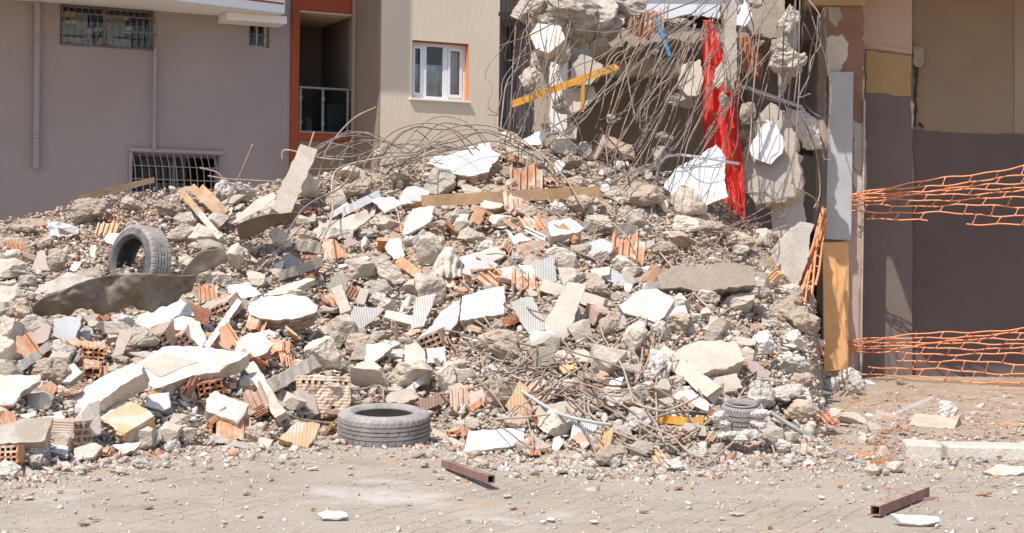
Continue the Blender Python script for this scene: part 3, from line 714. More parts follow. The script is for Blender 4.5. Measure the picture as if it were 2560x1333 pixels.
for ln in BA.split('\n'):
    nm, cat, lab, a, b, w_, t_, mt, lift, jit = ln.split('|')
    a, b = pp(a)[0], pp(b)[0]
    mat = MM.get(mt) or {'wod': wod, 'ylw': ylw, 'rst': rst, 'shm': shm}[mt]
    k = {}
    if 'post' in nm: k = dict(d1=S(700, 500) + .05)
    if 'timber_board' == nm or 'fan of' in lab: k = dict(d0=S(a[0], a[1] + 30) - .1, d1=S(b[0], b[1] + 22) - .15)
    bar(nm, a, b, float(w_), float(t_), mat, lab, cat, lift=float(lift), jit=float(jit), ends=.03 if float(jit) > .004 else .01, seg=10, **k)
    hw_ = float(w_) * .6 + 6; HAND.append([(a[0], a[1]-hw_), (b[0], b[1]-hw_), (b[0], b[1]+hw_+8), (a[0], a[1]+hw_+8)] if abs(a[0]-b[0]) > abs(a[1]-b[1]) else [(a[0]-hw_, a[1]), (b[0]-hw_, b[1]), (b[0]+hw_, b[1]), (a[0]+hw_, a[1])])
# lumps: kind,x,y,w,h
LU = '''d 222 528 96 66;c 447 585 76 46;c 510 591 100 56;c 582 638 58 62;d 220 690 86 40;d 145 650 52 60;c 41 683 62 22;c 69 705 50 36;c 35 638 42 30;d 113 607 46 34;c 24 828 62 80;b 28 748 74 60;d 54 776 66 60
w 154 883 66 46;c 5 880 58 76;w 85 1154 52 32;w 167 1167 36 24;w 353 1160 46 22;w 347 1211 56 26;w 429 1116 40 34;w 20 1180 60 54;w 262 1294 44 28;c 852 826 86 74;c 802 886 92 86;c 1025 933 112 72;b 925 936 100 66;c 1117 946 52 76;c 1142 917 66 34
c 762 462 74 64;w 565 478 60 58;w 606 480 64 46;w 950 383 34 28;d 893 471 82 52;c 840 497 52 62;c 960 560 82 42;w 912 582 42 30;c 1075 622 74 92;c 975 683 84 56;c 1030 717 58 42;c 1410 364 72 52;w 1463 377 38 46;c 1271 352 54 46;d 1450 506 68 48;c 1227 520 62 32
c 1595 550 52 52;d 1600 492 112 62;c 1395 645 62 52;c 1420 652 52 46;d 1524 810 54 68;b 1449 828 58 52;c 1587 845 68 78;w 1653 829 52 52;d 1256 864 112 76;d 1260 985 92 76;c 1584 993 82 60;w 1645 915 72 82;b 1662 978 54 58;w 1595 1051 76 62;w 1904 988 84 74
w 1910 859 78 62;w 1986 912 84 58;w 1958 990 112 62;w 1690 1164 66 28;w 1535 1155 36 28;w 2120 950 72 62;w 2142 965 50 56;w 2085 962 40 40;w 2368 1027 58 52;c 2130 1048 78 32;c 2186 1176 46 28;c 1722 500 84 80;c 1390 1060 90 70;c 1180 1060 40 30;w 1985 850 66 46;c 2000 985 46 30
c 700 600 60 50;c 640 700 50 40;c 900 680 90 40;c 760 760 60 34;c 870 430 60 40;c 1000 440 60 36;c 1180 480 60 30;d 1100 570 60 40;c 1180 590 70 40;d 1320 530 60 36;c 1500 560 70 46;d 1850 600 80 40;d 1700 600 90 40;d 1780 570 70 36;c 1850 760 90 50;c 1900 730 60 40;d 1960 770 60 40
c 620 560 60 60;c 670 520 60 40;d 420 520 70 40;d 330 510 60 34;d 60 570 60 30;c 170 580 50 26;c 500 690 50 40;c 560 700 60 36;w 1240 930 60 40;c 880 1000 60 40;c 1700 690 90 40;c 1560 660 60 46;w 745 910 30 24;c 620 960 50 40;c 470 990 40 34;c 450 1050 50 30'''
for q in LU.replace('\n', ';').split(';'):
    k, x, y, w_, h_ = q.split(); x, y, w_, h_ = map(float, (x, y, w_, h_))
    o = lump(k, x, y, w_, h_)
    de = {'c': 'rough grey concrete lump', 'b': 'squarish grey concrete block', 'w': 'whitish crumbly mortar lump', 'd': 'brown clod of earth'}[k]
    auto(o, ('large ' if w_ > 75 else '') + de, NAMES[k][1], x, y, 'broken lumps on the rubble heap')
    HAND.append([(x-w_*.4, y-h_*.4), (x+w_*.4, y-h_*.4), (x+w_*.4, y+h_*.4), (x-w_*.4, y+h_*.4)])
# the big footing block
o = slab('concrete_block', pp('1642,690 1690,664 1800,656 1886,668 1890,712 1780,724 1652,722'), .35, 66, 4, clodw, cdk, 'big earth-covered footing block lying across under the curtain', 'block', amp=.016); HAND.append([(1650,660),(1890,660),(1890,722),(1650,722)])
kb = boxes([(-.115, .115, -.10, .12, -.02, .105)]); o = mk('kerb_block', kb[0], kb[1], pale, local=True); o.location = G(2316, 1152) + Vector((0, .12, 0)); o.rotation_euler = (.03, .02, -.12); tag(o, 'loose kerb block standing end-on before the kerb', 'kerb block'); q = o.modifiers.new('bevel', 'BEVEL'); q.width = .014; q.segments = 2
kb = boxes([(0, 3.2, 0, .26, -.1, .085)])
kr = mk('kerb', kb[0], kb[1], pale, local=True); kr.location = G(2368, 1147); kr.rotation_euler = (0, 0, -.05); tag(kr, 'low concrete kerb running out of the view at right', 'kerb')
bv = kr.modifiers.new('bevel', 'BEVEL'); bv.width = .015; bv.segments = 2
# bricks: kind color x y w rx ry rz label
BR = '''capped z 797 990 132 -8 3 22|big mortar capped hollow brick with small square holes
whole o 22 1136 62 -6 -3 4|brick with two rows of square holes at the far left edge
whole z 165 1080 84 0 2 72|ribbed yellow brick under the thick whitish slab
whole y 321 1068 88 24 20 -30|yellow grooved brick tipped over at lower left
whole d 460 842 62 30 -28 -20|broken brick showing a lattice of holes under white plaster
whole d 405 842 62 24 -20 -14|smaller holed brick left of the latticed one
whole d 566 770 62 16 -24 -14|brick with diamond shaped holes beside the white lath
whole d 1092 850 66 10 -22 -24|dark holed end of the leaning hollow brick
block d 1532 390 90 34 22 14|hollow brick with square holes on the crest
whole d 1205 690 60 6 -4 8|holed brick end under the smooth grey top
whole o 1215 548 52 14 18 30|bright orange hollow brick on the upper slope
tubes o 583 1076 84 48 4 14|orange brick lattice lying near the ground
whole o 233 880 56 10 4 16|orange hollow brick among chips at left
shard o 240 922 64 20 6 20|orange brick shard with open cells at left
shard o 195 862 48 20 -10 40|orange brick shard behind the left hollow brick
shard o 60 880 72 60 -30 30|orange ridged shard at the left edge
shard o 561 852 66 60 -30 20|orange ridged shard left of the wall lump
shard o 262 1140 80 4 0 10|orange open brick shard on the left paving
flat o 1240 700 80 30 -20 30|orange shard pile left piece beside the grey topped brick
flat o 1316 703 74 34 14 10|orange ridged piece right of the orange shards
shard o 1126 707 54 20 -34 40|orange slotted piece left of the grey topped brick
flat o 1568 626 82 60 10 6|orange ridged brick face standing below the crest
shard o 1600 622 40 50 50 20|curved orange clay piece beside the ridged face
shard o 1268 628 42 40 50 20|orange bent clay piece above the grey topped brick
tubes d 2226 1046 70 16 6 40|dusty orange brick piece by the white profile
tubes d 2335 1066 112 15 0 -24|large ribbed clay tile lying behind the kerb
tubes o 2528 1066 60 6 2 58|orange square clay tubes at the right edge
flat r 2045 1044 76 16 10 10|broken orange clay piece by the thin pipe
flat o 1315 452 80 60 0 0|orange brick strip behind the timber beam
shard o 1378 455 40 20 0 10|small orange piece beside the brick strip
shard o 1300 402 44 20 20 40|orange piece below the white wedge
shard o 1258 398 34 20 30 10|orange chip right of the big crest slab
flat d 1290 513 66 40 20 20|dusty brick below the timber beam
whole d 1497 790 52 20 10 30|brick corner stuck in the tangle of rods
flat o 1330 560 54 40 -10 20|orange fragments above the sharp white chip
flat o 1290 572 50 30 20 50|orange fragment left of the sharp white chip
flat r 284 546 42 30 20 20|red brown brick bits on the left heap
flat y 268 575 52 40 0 0|orange clay piece behind the upright tyre
flat r 40 615 44 30 10 30|red clay bit at the left edge of the heap
flat o 520 735 46 60 0 20|small orange brick face under the sheet's right end
shard o 700 870 50 50 0 10|orange clay ribs under the second wall lump
shard o 640 815 50 40 10 0|orange ribs under the big wall lump
whole d 1480 960 60 10 10 20|brick fragment in the pile of rods
flat d 1340 985 80 40 20 -30|honeycomb brick face under the rods
flat d 1155 996 60 60 0 10|yellowish brick behind the tyre
flat d 640 1010 70 70 -40 -20|brick side leaning under the layered block
flat o 905 545 36 50 30 20|orange chip on the yellowish plate
flat o 880 733 36 60 40 20|orange chip beside the beige plank stub
shard o 720 905 40 50 30 50|orange clay chip over the short concrete bar
flat r 2112 978 50 50 10 30|brown red plate under the white crumbly rocks
flat o 1900 870 60 30 0 20|orange brick piece left of the netting
flat o 1330 1130 36 10 0 20|tan chip at the kerb right of the white square
flat r 2195 1115 40 10 0 20|pale orange chip in the dirt
flat o 2160 1140 46 10 0 50|flat orange chip by the pipe end
flat o 10 1055 56 40 -20 20|orange ridged piece at the left border'''
for ln in BR.split('\n'):
    a, lab = ln.split('|'); k, c, x, y, w_, rx, ry, rz = a.split()
    x, y, w_ = float(x), float(y), float(w_)
    brick(k, c, x, y, w_, (float(rx), float(ry), float(rz)), lab)
    HAND.append([(x-w_*.4, y-w_*.25), (x+w_*.4, y-w_*.25), (x+w_*.4, y+w_*.25), (x-w_*.4, y+w_*.25)])
for x, y, w_, h_ in ((770,958,90,26),(830,962,70,24)): auto(lump('w', x, y, w_, h_, d=S(795,1010)-.10), 'whitish mortar cap', 'lump', x, y, 'broken lumps on the rubble heap')
# ------------------------------------------------------------------ tyres
def tyre(loc, rot, lab, tm, sm, R0=.315, W0=.205, wear=0):
    root = thing('car_tyre', loc, lab, 'tyre'); N_ = 192
    def lathe(prof, closed=False):
        V, Fc = [], []; m = len(prof)
        for k in range(N_):
            a = 2 * math.pi * k / N_
            for (r, z) in prof:
                q = r - (.007 if len(prof) > 20 and abs(z) > h * .5 and k % 5 == 0 else 0) - (.004 if len(prof) > 20 and abs(z) < h * .12 and k % 7 < 2 else 0); V.append((q * math.cos(a), q * math.sin(a), z))
        for k in range(N_):
            for j in range(m - 1):
                a, b = k*m+j, ((k+1)%N_)*m+j; Fc.append((a, b, b+1, a+1))
        return V, Fc
    h = W0 / 2
    gro_ = [(-.92, 0)]
    for g in (-.52, -.17, .17, .52): gro_ += [(g-.055, 0), (g-.045, -.011), (g+.045, -.011), (g+.055, 0)]
    gro_ += [(.92, 0)]
    pr = [(R0 + dz - .004 * abs(t) ** 3, t * h * .82) for t, dz in gro_]
    pr = [(R0 - .03, -h * .93), (R0 - .010, -h * .84)] + pr + [(R0 - .010, h * .84), (R0 - .03, h * .93)]
    V, Fc = lathe(pr); t = mk('tread', V, Fc, tm, parent=root, local=True, smooth=False)
    for s in (-1, 1):
        q = [(R0 - .03, s*h*.93), (R0*.84, s*h*1.0), (R0*.762, s*h*1.03), (R0*.752, s*h*1.05), (R0*.73, s*h*1.05), (R0*.72, s*h*1.02), (R0*.683, s*h*.98), (.657*R0, s*h*.84), (.635*R0, s*h*.80), (.625*R0, s*h*.72), (.645*R0, s*h*.66), (.746*R0, s*h*.80), (R0 - .04, s*h*.8), (R0 - .022, s*h*.5), (R0 - .02, 0)]
        V, Fc = lathe(q)
        if s > 0: Fc = [f[::-1] for f in Fc]
        mk('sidewall', V, Fc, sm, parent=root, local=True, smooth=True)
    root.rotation_euler = rot
    return root
d_ = gd(960, 1119) + .29
tyre(P(960, 1064, d_), (.10, -.03, .3), 'dusty grey car tyre lying flat on the ground before the heap', rbd, rbd)
d_ = S(350, 690) - .05
ax = Vector((-math.sin(math.radians(42)), -math.cos(math.radians(42)), .12)).normalized()
tyre(P(348, 662, d_), ax.to_track_quat('Z', 'Y').to_euler(), 'dark car tyre standing upright, half sunk in the left heap', rbd, rub)
for k in range(1): HAND.append([(255,550),(445,550),(445,700),(255,700)]); HAND.append([(835,995),(1085,995),(1085,1150),(835,1150)]); HAND.append([(1805,985),(1900,985),(1900,1110),(1805,1110)])
d_ = S(1850, 1078) - .02
tyre(P(1852, 1050, d_), (.16, -.05, .3), 'small tyre half buried in the toe of the heap at right', rbd, rbd, R0=.135, W0=.23)
for (x, y, s) in ((1800,1040,50),(1904,1035,56),(1806,1060,40),(1898,1060,44),(1812,1085,36),(1890,1085,36),(1850,1092,60),(1870,1085,40),(1830,1090,40)): 
    o = lump('w', x, y, s, 24, d=d_-.34); auto(o, 'small whitish mortar lump', 'lump', x, y, 'broken lumps on the rubble heap')
# ------------------------------------------------------------------ sheets, cloth, sack
def sheet(name, edge_top, edge_bot, d0, d1, mat, lab, cat, nu=40, nv=14, amp=.03, th=.004, sc_=5, folds=None, rag=0):
    V = []; Fc = []; HAND.append(list(edge_top) + list(edge_bot)[::-1])
    def along(E, t):
        L = [0]
        for a, b in zip(E, E[1:]): L.append(L[-1] + math.hypot(b[0]-a[0], b[1]-a[1]))
        q = t * L[-1]
        for k in range(len(E) - 1):
            if q <= L[k+1] + 1e-9:
                s = (q - L[k]) / max(1e-9, L[k+1] - L[k]); return (E[k][0] + (E[k+1][0]-E[k][0])*s, E[k][1] + (E[k+1][1]-E[k][1])*s)
        return E[-1]
    for i in range(nu + 1):
        a, b = along(edge_top, i / nu), along(edge_bot, i / nu)
        for j in range(nv + 1):
            t = j / nv; x, y = a[0] + (b[0]-a[0])*t, a[1] + (b[1]-a[1])*t
            dd = (d0(x) if callable(d0) else d0) * (1 - t) + (d1(x) if callable(d1) else d1) * t
            p = P(x, y, dd); p = p + Vector((.3, -1, .2)) * (noise.noise(p * sc_) * amp + noise.noise(p * sc_ * 3) * amp * .35)
            if rag: p = p + Vector((0, 0, -rag * t * (noise.noise(p * 7) + .6 * noise.noise(p * 19)))) + Vector((0, -.05, 0)) * abs(noise.noise(Vector((p.x * 5 + p.z * 2, 3, 0))))
            if folds: p = p + Vector((0, -1, 0)) * folds(i / nu, t)
            V.append(p)
    m = nv + 1
    for i in range(nu):
        for j in range(nv): Fc.append((i*m+j, i*m+j+1, (i+1)*m+j+1, (i+1)*m+j))
    o = mk(name, V, Fc, mat, smooth=True); tag(o, lab, cat)
    so_ = o.modifiers.new('thick', 'SOLIDIFY'); so_.thickness = th; so_.offset = 0
    return o
SD = lambda k: (lambda x: S(x, 760) - k)
sheet('metal_sheet', pp('80,768 110,742 180,715 240,692 310,681 380,684 430,690 490,688'), pp('84,786 120,790 230,776 300,782 400,768 450,748 480,728 492,700'), lambda x: S(x, 760) - .62, lambda x: S(x, 775) - .42, shm, 'long dark crumpled metal sheet jutting out under the upright tyre', 'metal sheet', amp=.06, sc_=6, nu=90, nv=16, rag=.05)
sheet('metal_sheet', pp('450,690 470,660 500,628 560,620 566,640'), pp('452,697 480,690 520,676 550,662 568,652'), lambda x: S(x, 665) - .5, lambda x: S(x, 690) - .3, shm, 'dark bent metal flap to the right of the upright tyre', 'metal sheet', amp=.02, nu=20)
sheet('metal_sheet', pp('492,600 525,598 555,610 560,622'), pp('494,622 520,616 545,618 562,626'), S(525,640)-.1, S(525,640)-.22, shm, 'small blue grey flap sticking up behind the bent metal flap', 'metal sheet', amp=.01, nu=12)
sheet('metal_sheet', pp('578,562 605,530 640,500 684,480'), pp('590,556 625,538 660,520 690,494'), S(620,590)-.30, S(620,590)-.55, bei, 'folded grey metal sheet lit by the sun below the leaning post', 'metal sheet', amp=.03, nu=24)
sheet('metal_sheet', pp('590,562 630,545 680,533 742,530'), pp('600,600 640,590 690,560 735,545'), S(640,640)-.55, S(640,640)-.25, shm, 'dark underside of crumpled sheet over a hollow in the heap', 'metal sheet', amp=.05, nu=24)
sheet('plastic_sack', pp('1072,690 1095,640 1115,616 1130,620 1152,655 1160,690'), pp('1070,694 1090,698 1110,692 1130,698 1150,692 1162,694'), S(1115,700)+.0, S(1115,700)-.28, pale, 'crumpled whitish plastic sack in the middle of the heap', 'sack', amp=.05, sc_=9, nu=40, nv=20, folds=lambda u, t: .05 * t * math.sin(u * 38))
sheet('plastic_bag', pp('118,556 150,553 180,562 196,572'), pp('125,585 150,592 175,590 198,582'), S(155,585)-.02, S(155,585)-.12, galv, 'shiny crumpled clear plastic bag on the left heap', 'plastic bag', amp=.03, sc_=14, nu=30)
def cfold(u, t): return (.03 + .06 * t) * math.sin(u * 19 + 1.5 * math.sin(t * 5)) * (.4 + .6 * u) + .03 * math.sin(u * 43 + t * 7)
sheet('curtain', pp('1764,50 1772,70 1786,110 1790,120'), pp('1820,556 1835,566 1850,566 1862,560'), 16.25, 15.6, cur, 'long red curtain hanging down from the broken floor', 'curtain', nu=60, nv=70, amp=.02, th=.003, folds=cfold) if False else None
def curtain():
    L_ = [(50,1758),(110,1758),(200,1761),(300,1759),(400,1762),(460,1800),(520,1812),(566,1816)]
    R_ = [(50,1782),(110,1797),(165,1812),(175,1835),(200,1845),(260,1838),(330,1848),(400,1856),(470,1862),(566,1862)]
    V, Fc = [], []; nu, nv = 70, 110
    for j in range(nv + 1):
        y = 50 + 516 * j / nv; a, b = tab(L_, y), tab(R_, y); dd = 16.2 - .55 * (j / nv) ** 2
        for i in range(nu + 1):
            u = i / nu; p = P(a + (b - a) * u, y, dd); k = min(1, (b - a) / 60)
            p = p + Vector((0, -1, 0)) * k * ((.05 + .05 * j / nv) * (1 - 2 * abs(math.sin(u * 8.5 + .6 * math.sin(j * .05) + .01 * j)) ** .6) + .006 * math.sin(u * 41 - j * .09) + .05 * noise.noise(p * 3))
            V.append(p)
    for j in range(nv):
        for i in range(nu): Fc.append((j*(nu+1)+i, (j+1)*(nu+1)+i, (j+1)*(nu+1)+i+1, j*(nu+1)+i+1))
    o = mk('curtain', V, Fc, cur, smooth=True); tag(o, 'long red curtain hanging down from the broken floor', 'curtain')
    m = o.modifiers.new('thick', 'SOLIDIFY'); m.thickness = .003
curtain()
# ------------------------------------------------------------------ square tubes and pipes on the paving
def sq_tube(p0, p1, w_, lab, d0, d1, z0, z1):
    A, B = P(*p0, d0), P(*p1, d1); A.z, B.z = z0, z1
    t = B - A; L = t.length; h = w_ / 2; wl = .005
    xs = [-h, -h + wl, h - wl, h]
    V, Fc = lattice(xs, xs, lambda i, j: not (i == 1 and j == 1), -L / 2, L / 2)
    o = mk('square_tube', V, Fc, rst, local=True); o.location = (A + B) / 2; o.rotation_euler = t.to_track_quat('Y', 'Z').to_euler()
    tag(o, lab, 'steel tube'); return o
sq_tube((1112,1160),(1228,1190),.044,'rusty square steel tube propped on the paving in the foreground', gd(1112,1172), gd(1228,1226), .034, .06)
sq_tube((2188,1285),(2312,1228),.052,'rusty square steel tube lying on the paving at lower right', gd(2188,1295), gd(2312,1245), .036, .036)
def pipe(name, pts, r, mat, lab, cat, **k):
    o = rod(pts, r, mat, **k); o.name = name; o.data.name = name; return tag(o, lab, cat)
pipe('conduit', [(1293,968),(1330,995),(1400,1035),(1480,1055),(1530,1062)], .013, pvc, 'grey plastic conduit curving through the rods', 'pipe', off=.35)
pipe('conduit', [(1925,1030),(1990,1072),(2070,1118),(2152,1157)], .016, pvc, 'straight grey plastic conduit on the dirt at right', 'pipe', depths=[S(1925,1040)-.15, S(1990,1085)-.1, gd(2070,1125)-.05, gd(2152,1160)])
def strip(pts, w_, lab, depths):
    c = catmull([P(x, y, d) for (x, y), d in zip(pts, depths)], 8); V, Fc = tube(c, w_, 4, flat=.15, ref=Vector((0, -1, 0)))
    o = mk('perforated_strip', V, Fc, galv); tag(o, lab, 'metal strip')
strip([(1700,388),(1668,392),(1648,415),(1634,480),(1628,560),(1632,640)], .013, 'perforated galvanised strip hanging down from the white sheet', [15.3,15.2,15.1,14.9,14.6,14.2])
strip([(1692,386),(1740,392),(1800,402),(1850,410)], .012, 'perforated galvanised strip lying across the big tilted sheet', [15.3,15.1,15.1,15.2])
strip([(1033,610),(1048,590),(1062,575)], .02, 'short perforated strip on the boulder below the beam', [S(1040,640)-.25]*3)
strip([(1068,598),(1080,612),(1094,628)], .018, 'second short perforated strip on the same boulder', [S(1075,640)-.28]*3)
def wallmat(name, c1, c2, bump=.5, bs=90, sc_=1.2, streak=0.0):
    m = M(name, c1, c2, sc_, bump, bs, rough=.95, rnd=0, spec=.15, mott=.95); return m
gwm = M('grey_stucco', (.375,.307,.285), (.345,.28,.258), .9, .9, 45, rough=.95, rnd=0, spec=.15, mott=.95, patch=.16, patch_c=(.335,.275,.25))
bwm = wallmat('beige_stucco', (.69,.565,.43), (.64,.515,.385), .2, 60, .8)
# trailing vertical scratches of the beige coat
def scratch(m):
    nt = m.node_tree; N = nt.nodes; L = nt.links; b = N['Principled BSDF']
    tc = N.new('ShaderNodeTexCoord'); mp = N.new('ShaderNodeMapping'); mp.inputs['Scale'].default_value = (22, 22, 5); L.new(tc.outputs['Object'], mp.inputs['Vector'])
    n = N.new('ShaderNodeTexNoise'); n.inputs['Scale'].default_value = 1; n.inputs['Detail'].default_value = 4; L.new(mp.outputs[0], n.inputs['Vector'])
    bp = N.new('ShaderNodeBump'); bp.inputs['Strength'].default_value = .8; bp.inputs['Distance'].default_value = .007; L.new(n.outputs['Fac'], bp.inputs['Height'])
    L.new(bp.outputs[0], b.inputs['Normal'])
scratch(bwm)
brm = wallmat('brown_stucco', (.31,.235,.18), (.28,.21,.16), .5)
ora = wallmat('orange_paint', (.36,.085,.04), (.33,.075,.035), .3)
orl = wallmat('light_orange_paint', (.70,.27,.12), (.66,.25,.11), .2)
fas = wallmat('white_paint_and_light', (.82,.79,.77), (.78,.75,.72), .2)  # white paint, kept bright on the grey house's slab to stand in for sunlight
pip = wallmat('pipe_paint', (.36,.31,.305), (.33,.285,.28), .1)
upv = M('window_plastic', (.80,.79,.78), (.78,.77,.75), 3, .05, 30, rough=.4, rnd=0)
alu = M('aluminium', (.30,.29,.28), (.26,.25,.24), 4, .05, 40, rough=.45, metal=.2, rnd=0)
grl = M('grille_paint', (.20,.18,.17), (.17,.15,.14), 6, .1, 60, rough=.6, rnd=0)
cor = M('net_curtain', (.86,.84,.80), (.6,.57,.54), 6, .2, 40, rnd=0)
crs = M('rose_curtain', (.90,.74,.70), (.8,.63,.60), 6, .2, 40, rnd=0)
yel = M('ochre_goods', (.85,.62,.22), (.75,.5,.15), 8, .2, 40, rnd=0)
brd = M('cardboard_goods', (.75,.66,.56), (.62,.52,.42), 8, .2, 40, rnd=0)
blu = M('blue_plastic', (.13,.28,.36), (.11,.24,.31), 4, .1, 40, rnd=0)
def glass(name, tint=(.5,.55,.55), mixv=.75):
    m = bpy.data.materials.new(name); m.use_nodes = True; nt = m.node_tree; N = nt.nodes; L = nt.links
    t = N.new('ShaderNodeBsdfTransparent'); t.inputs[0].default_value = (*tint, 1); g = N.new('ShaderNodeBsdfGlossy'); g.inputs['Roughness'].default_value = .03
    x = N.new('ShaderNodeMixShader'); fr = N.new('ShaderNodeFresnel'); fr.inputs[0].default_value = 1.45
    L.new(fr.outputs[0], x.inputs[0]); L.new(t.outputs[0], x.inputs[1]); L.new(g.outputs[0], x.inputs[2]); L.new(x.outputs[0], N['Material Output'].inputs[0]); return m
gls = glass('window_glass', (.98,.985,.98)); gld = glass('smoked_glass', (.55,.57,.57))
AN = math.radians(26); A0 = P(0, 630, 25.0); A0.z = 0
US, NS = Vector((math.cos(AN), math.sin(AN), 0)), Vector((math.sin(AN), -math.cos(AN), 0))
def uv(x, y, yo=0.0):
    r = ray(x, y); q = A0 - NS * yo; p = CAM + r * ((q - CAM).dot(NS) / r.dot(NS)); return (p - A0).dot(US), p.z
def LB(name, L, mat, parent, bev=0):
    V, Fc = boxes(L); o = mk(name, V, Fc, mat, parent=parent, local=True)
    if bev: b_ = o.modifiers.new('bevel', 'BEVEL'); b_.width = bev; b_.segments = 2
    return o
def WH(name, u0, u1, v0, v1, holes, y0, y1, mat, parent):
    xs = sorted({u0, u1, *[h[0] for h in holes], *[h[1] for h in holes]}); zs = sorted({v0, v1, *[h[2] for h in holes], *[h[3] for h in holes]})
    def sol(i, j):
        cx, cz = (xs[i]+xs[i+1])/2, (zs[j]+zs[j+1])/2
        return not any(h[0] < cx < h[1] and h[2] < cz < h[3] for h in holes)
    V, Fc = lattice(xs, zs, sol, y0, y1); return mk(name, V, Fc, mat, parent=parent, local=True)
# ---- grey building
GB = thing('apartment_building', A0, 'grey apartment building at left with barred windows and two drainpipes', 'building', rz=AN)
u1 = uv(724, 300)[0]
w1 = (uv(150,60)[0], uv(385,60)[0], uv(260,119)[1], uv(260,14)[1])
w2 = (uv(622,90)[0], uv(674,90)[0], uv(648,119)[1], uv(648,53)[1])
w3 = (uv(330,430)[0], uv(548,430)[0], uv(440,486)[1], uv(440,386)[1])
WH('wall', -6, u1, -.1, 12, [w1, w2, w3], 0, .25, gwm, GB)
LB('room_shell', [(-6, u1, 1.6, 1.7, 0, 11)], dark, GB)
zf = uv(560, 22, -.8)[1]; uf0, uf1 = -6, uv(712, 20, -.8)[0]
def wedge(name, u0, u1_, z0, z1, mat, pr=0, back=-.002):
    f = lambda u: -.8 - (uf1 - u) * .25 - pr
    b = back if back is not None else None
    V = [(u0, f(u0), z0), (u1_, f(u1_), z0), (u1_, b if b is not None else f(u1_) + .004, z0), (u0, b if b is not None else f(u0) + .004, z0)]; V += [(x, y, z1) for x, y, _ in V]
    return mk(name, V, [(0,3,2,1),(4,5,6,7),(0,1,5,4),(1,2,6,5),(2,3,7,6),(3,0,4,7)], mat, parent=GB, local=True)
wedge('balcony_slab', uf0, uf1, zf, zf + .35, fas); wedge('balcony_stripe', uf0 + .01, uf1 - .02, zf + .14, zf + .17, ora, .006, None)
LB('slab_beam', [(uv(568,40,-.55)[0], uv(718,45,-.55)[0], -.55, -.004, zf - .13, zf - .003)], fas, GB, .01)  # pale beam whose white stands in for the sunlit strip
LB('upper_floor', [(-14, uv(1020,200,-1.25)[0] - 2.35, -2.5, -.004, 8.25, 14)], gwm, GB)  # unseen overhang, its reach and end set by the shadow it must cast
def window(parent, h, y, frame_m, glass_m, mull=(), fw_=.05, sill=None, goods=None):
    fr = LB('window', [(h[0], h[1], y, y + .06, h[2], h[2] + fw_), (h[0], h[1], y, y + .06, h[3] - fw_, h[3]), (h[0], h[0] + fw_, y, y + .06, h[2] + fw_, h[3] - fw_), (h[1] - fw_, h[1], y, y + .06, h[2] + fw_, h[3] - fw_)]
            + [(m_ - wd / 2, m_ + wd / 2, y + .003, y + .057, h[2] + fw_, h[3] - fw_) for m_, wd in mull], frame_m, parent)
    LB('pane', [(h[0] + fw_ * .8, h[1] - fw_ * .8, y + .028, y + .034, h[2] + fw_ * .8, h[3] - fw_ * .8)], glass_m, fr)
    return fr
m1 = (w1[0] + w1[1]) / 2 - .02
f1 = window(GB, w1, .12, grl, gls, [(m1, .05)])
gd_ = []; rr = random.Random(3)
for k in range(26):
    x = w1[0] + .1 + (w1[1]-w1[0]-.45) * rr.random(); z = w1[2] + .1 + (w1[3]-w1[2]-.2) * rr.random(); gd_.append((x, x + .05 + .07*rr.random(), .30 + .3*rr.random(), .62, z, z + .04 + .05*rr.random()))
LB('shelf_goods', gd_[:13], brd, GB); LB('shelf_goods', gd_[13:], yel, GB)
LB('blind', [(w1[0] + .06, m1 - .08, .7, .72, w1[2] + .05, w1[2] + .22), (m1 + .05, w1[1] - .22, .7, .72, w1[2] + .05, w1[2] + .25)], crs, GB)
LB('blind', [(w1[0] + .1, m1 - .15, .76, .78, w1[2] + .26, w1[3] - .04), (m1 + .1, w1[1] - .3, .76, .78, w1[2] + .3, w1[3] - .06)], brd, GB)
# bulging grille of the upper window
V, Fc = [], []
for k in range(15):
    u = w1[0] + .02 + (w1[1] - w1[0] - .04) * k / 14; ps = []
    for j in range(11):
        t = j / 10; z = w1[2] + (w1[3] - w1[2]) * t; ps.append(Vector((u, -.02 - .30 * math.sin(math.pi * min(1, t * 1.15)) ** .8 * (1 - t * .35), z + .02 * (t < .1))))
    tube(ps, .008, 5, V=V, Fc=Fc)
for t, bz in ((.02, .03), (.36, .30), (.72, .24), (.98, .04)):
    z = w1[2] + (w1[3] - w1[2]) * t; tube([Vector((w1[0], -.01, z)), Vector((w1[0] + .02, -bz, z)), Vector((w1[1] - .02, -bz, z)), Vector((w1[1], -.01, z))], .009, 5, V=V, Fc=Fc)
mk('window_grille', V, Fc, grl, parent=f1, local=True)
f2 = window(GB, w2, .14, upv, gld, [((w2[0] * .5 + w2[1] * .5), .02)])
V, Fc = [], []
for k in range(5): u = w2[0] + (w2[1] - w2[0]) * (k + .5) / 5; tube([Vector((u, .05, w2[2])), Vector((u, .05, w2[3]))], .007, 5, V=V, Fc=Fc)
for k in range(3): z = w2[2] + (w2[3] - w2[2]) * (k + .5) / 3; tube([Vector((w2[0], .055, z)), Vector((w2[1], .055, z))], .006, 5, V=V, Fc=Fc)
mk('window_grille', V, Fc, grl, parent=f2, local=True)
f3 = window(GB, w3, .15, grl, gld, [((w3[0] + w3[1]) / 2, .05)], .04)
LB('blind', [(w3[0] + .45, w3[0] + .72, .5, .52, w3[2], w3[2] + .2), (w3[0] + .76, w3[0] + 1.02, .5, .52, w3[2], w3[2] + .2)], upv, GB)
V, Fc = [], []
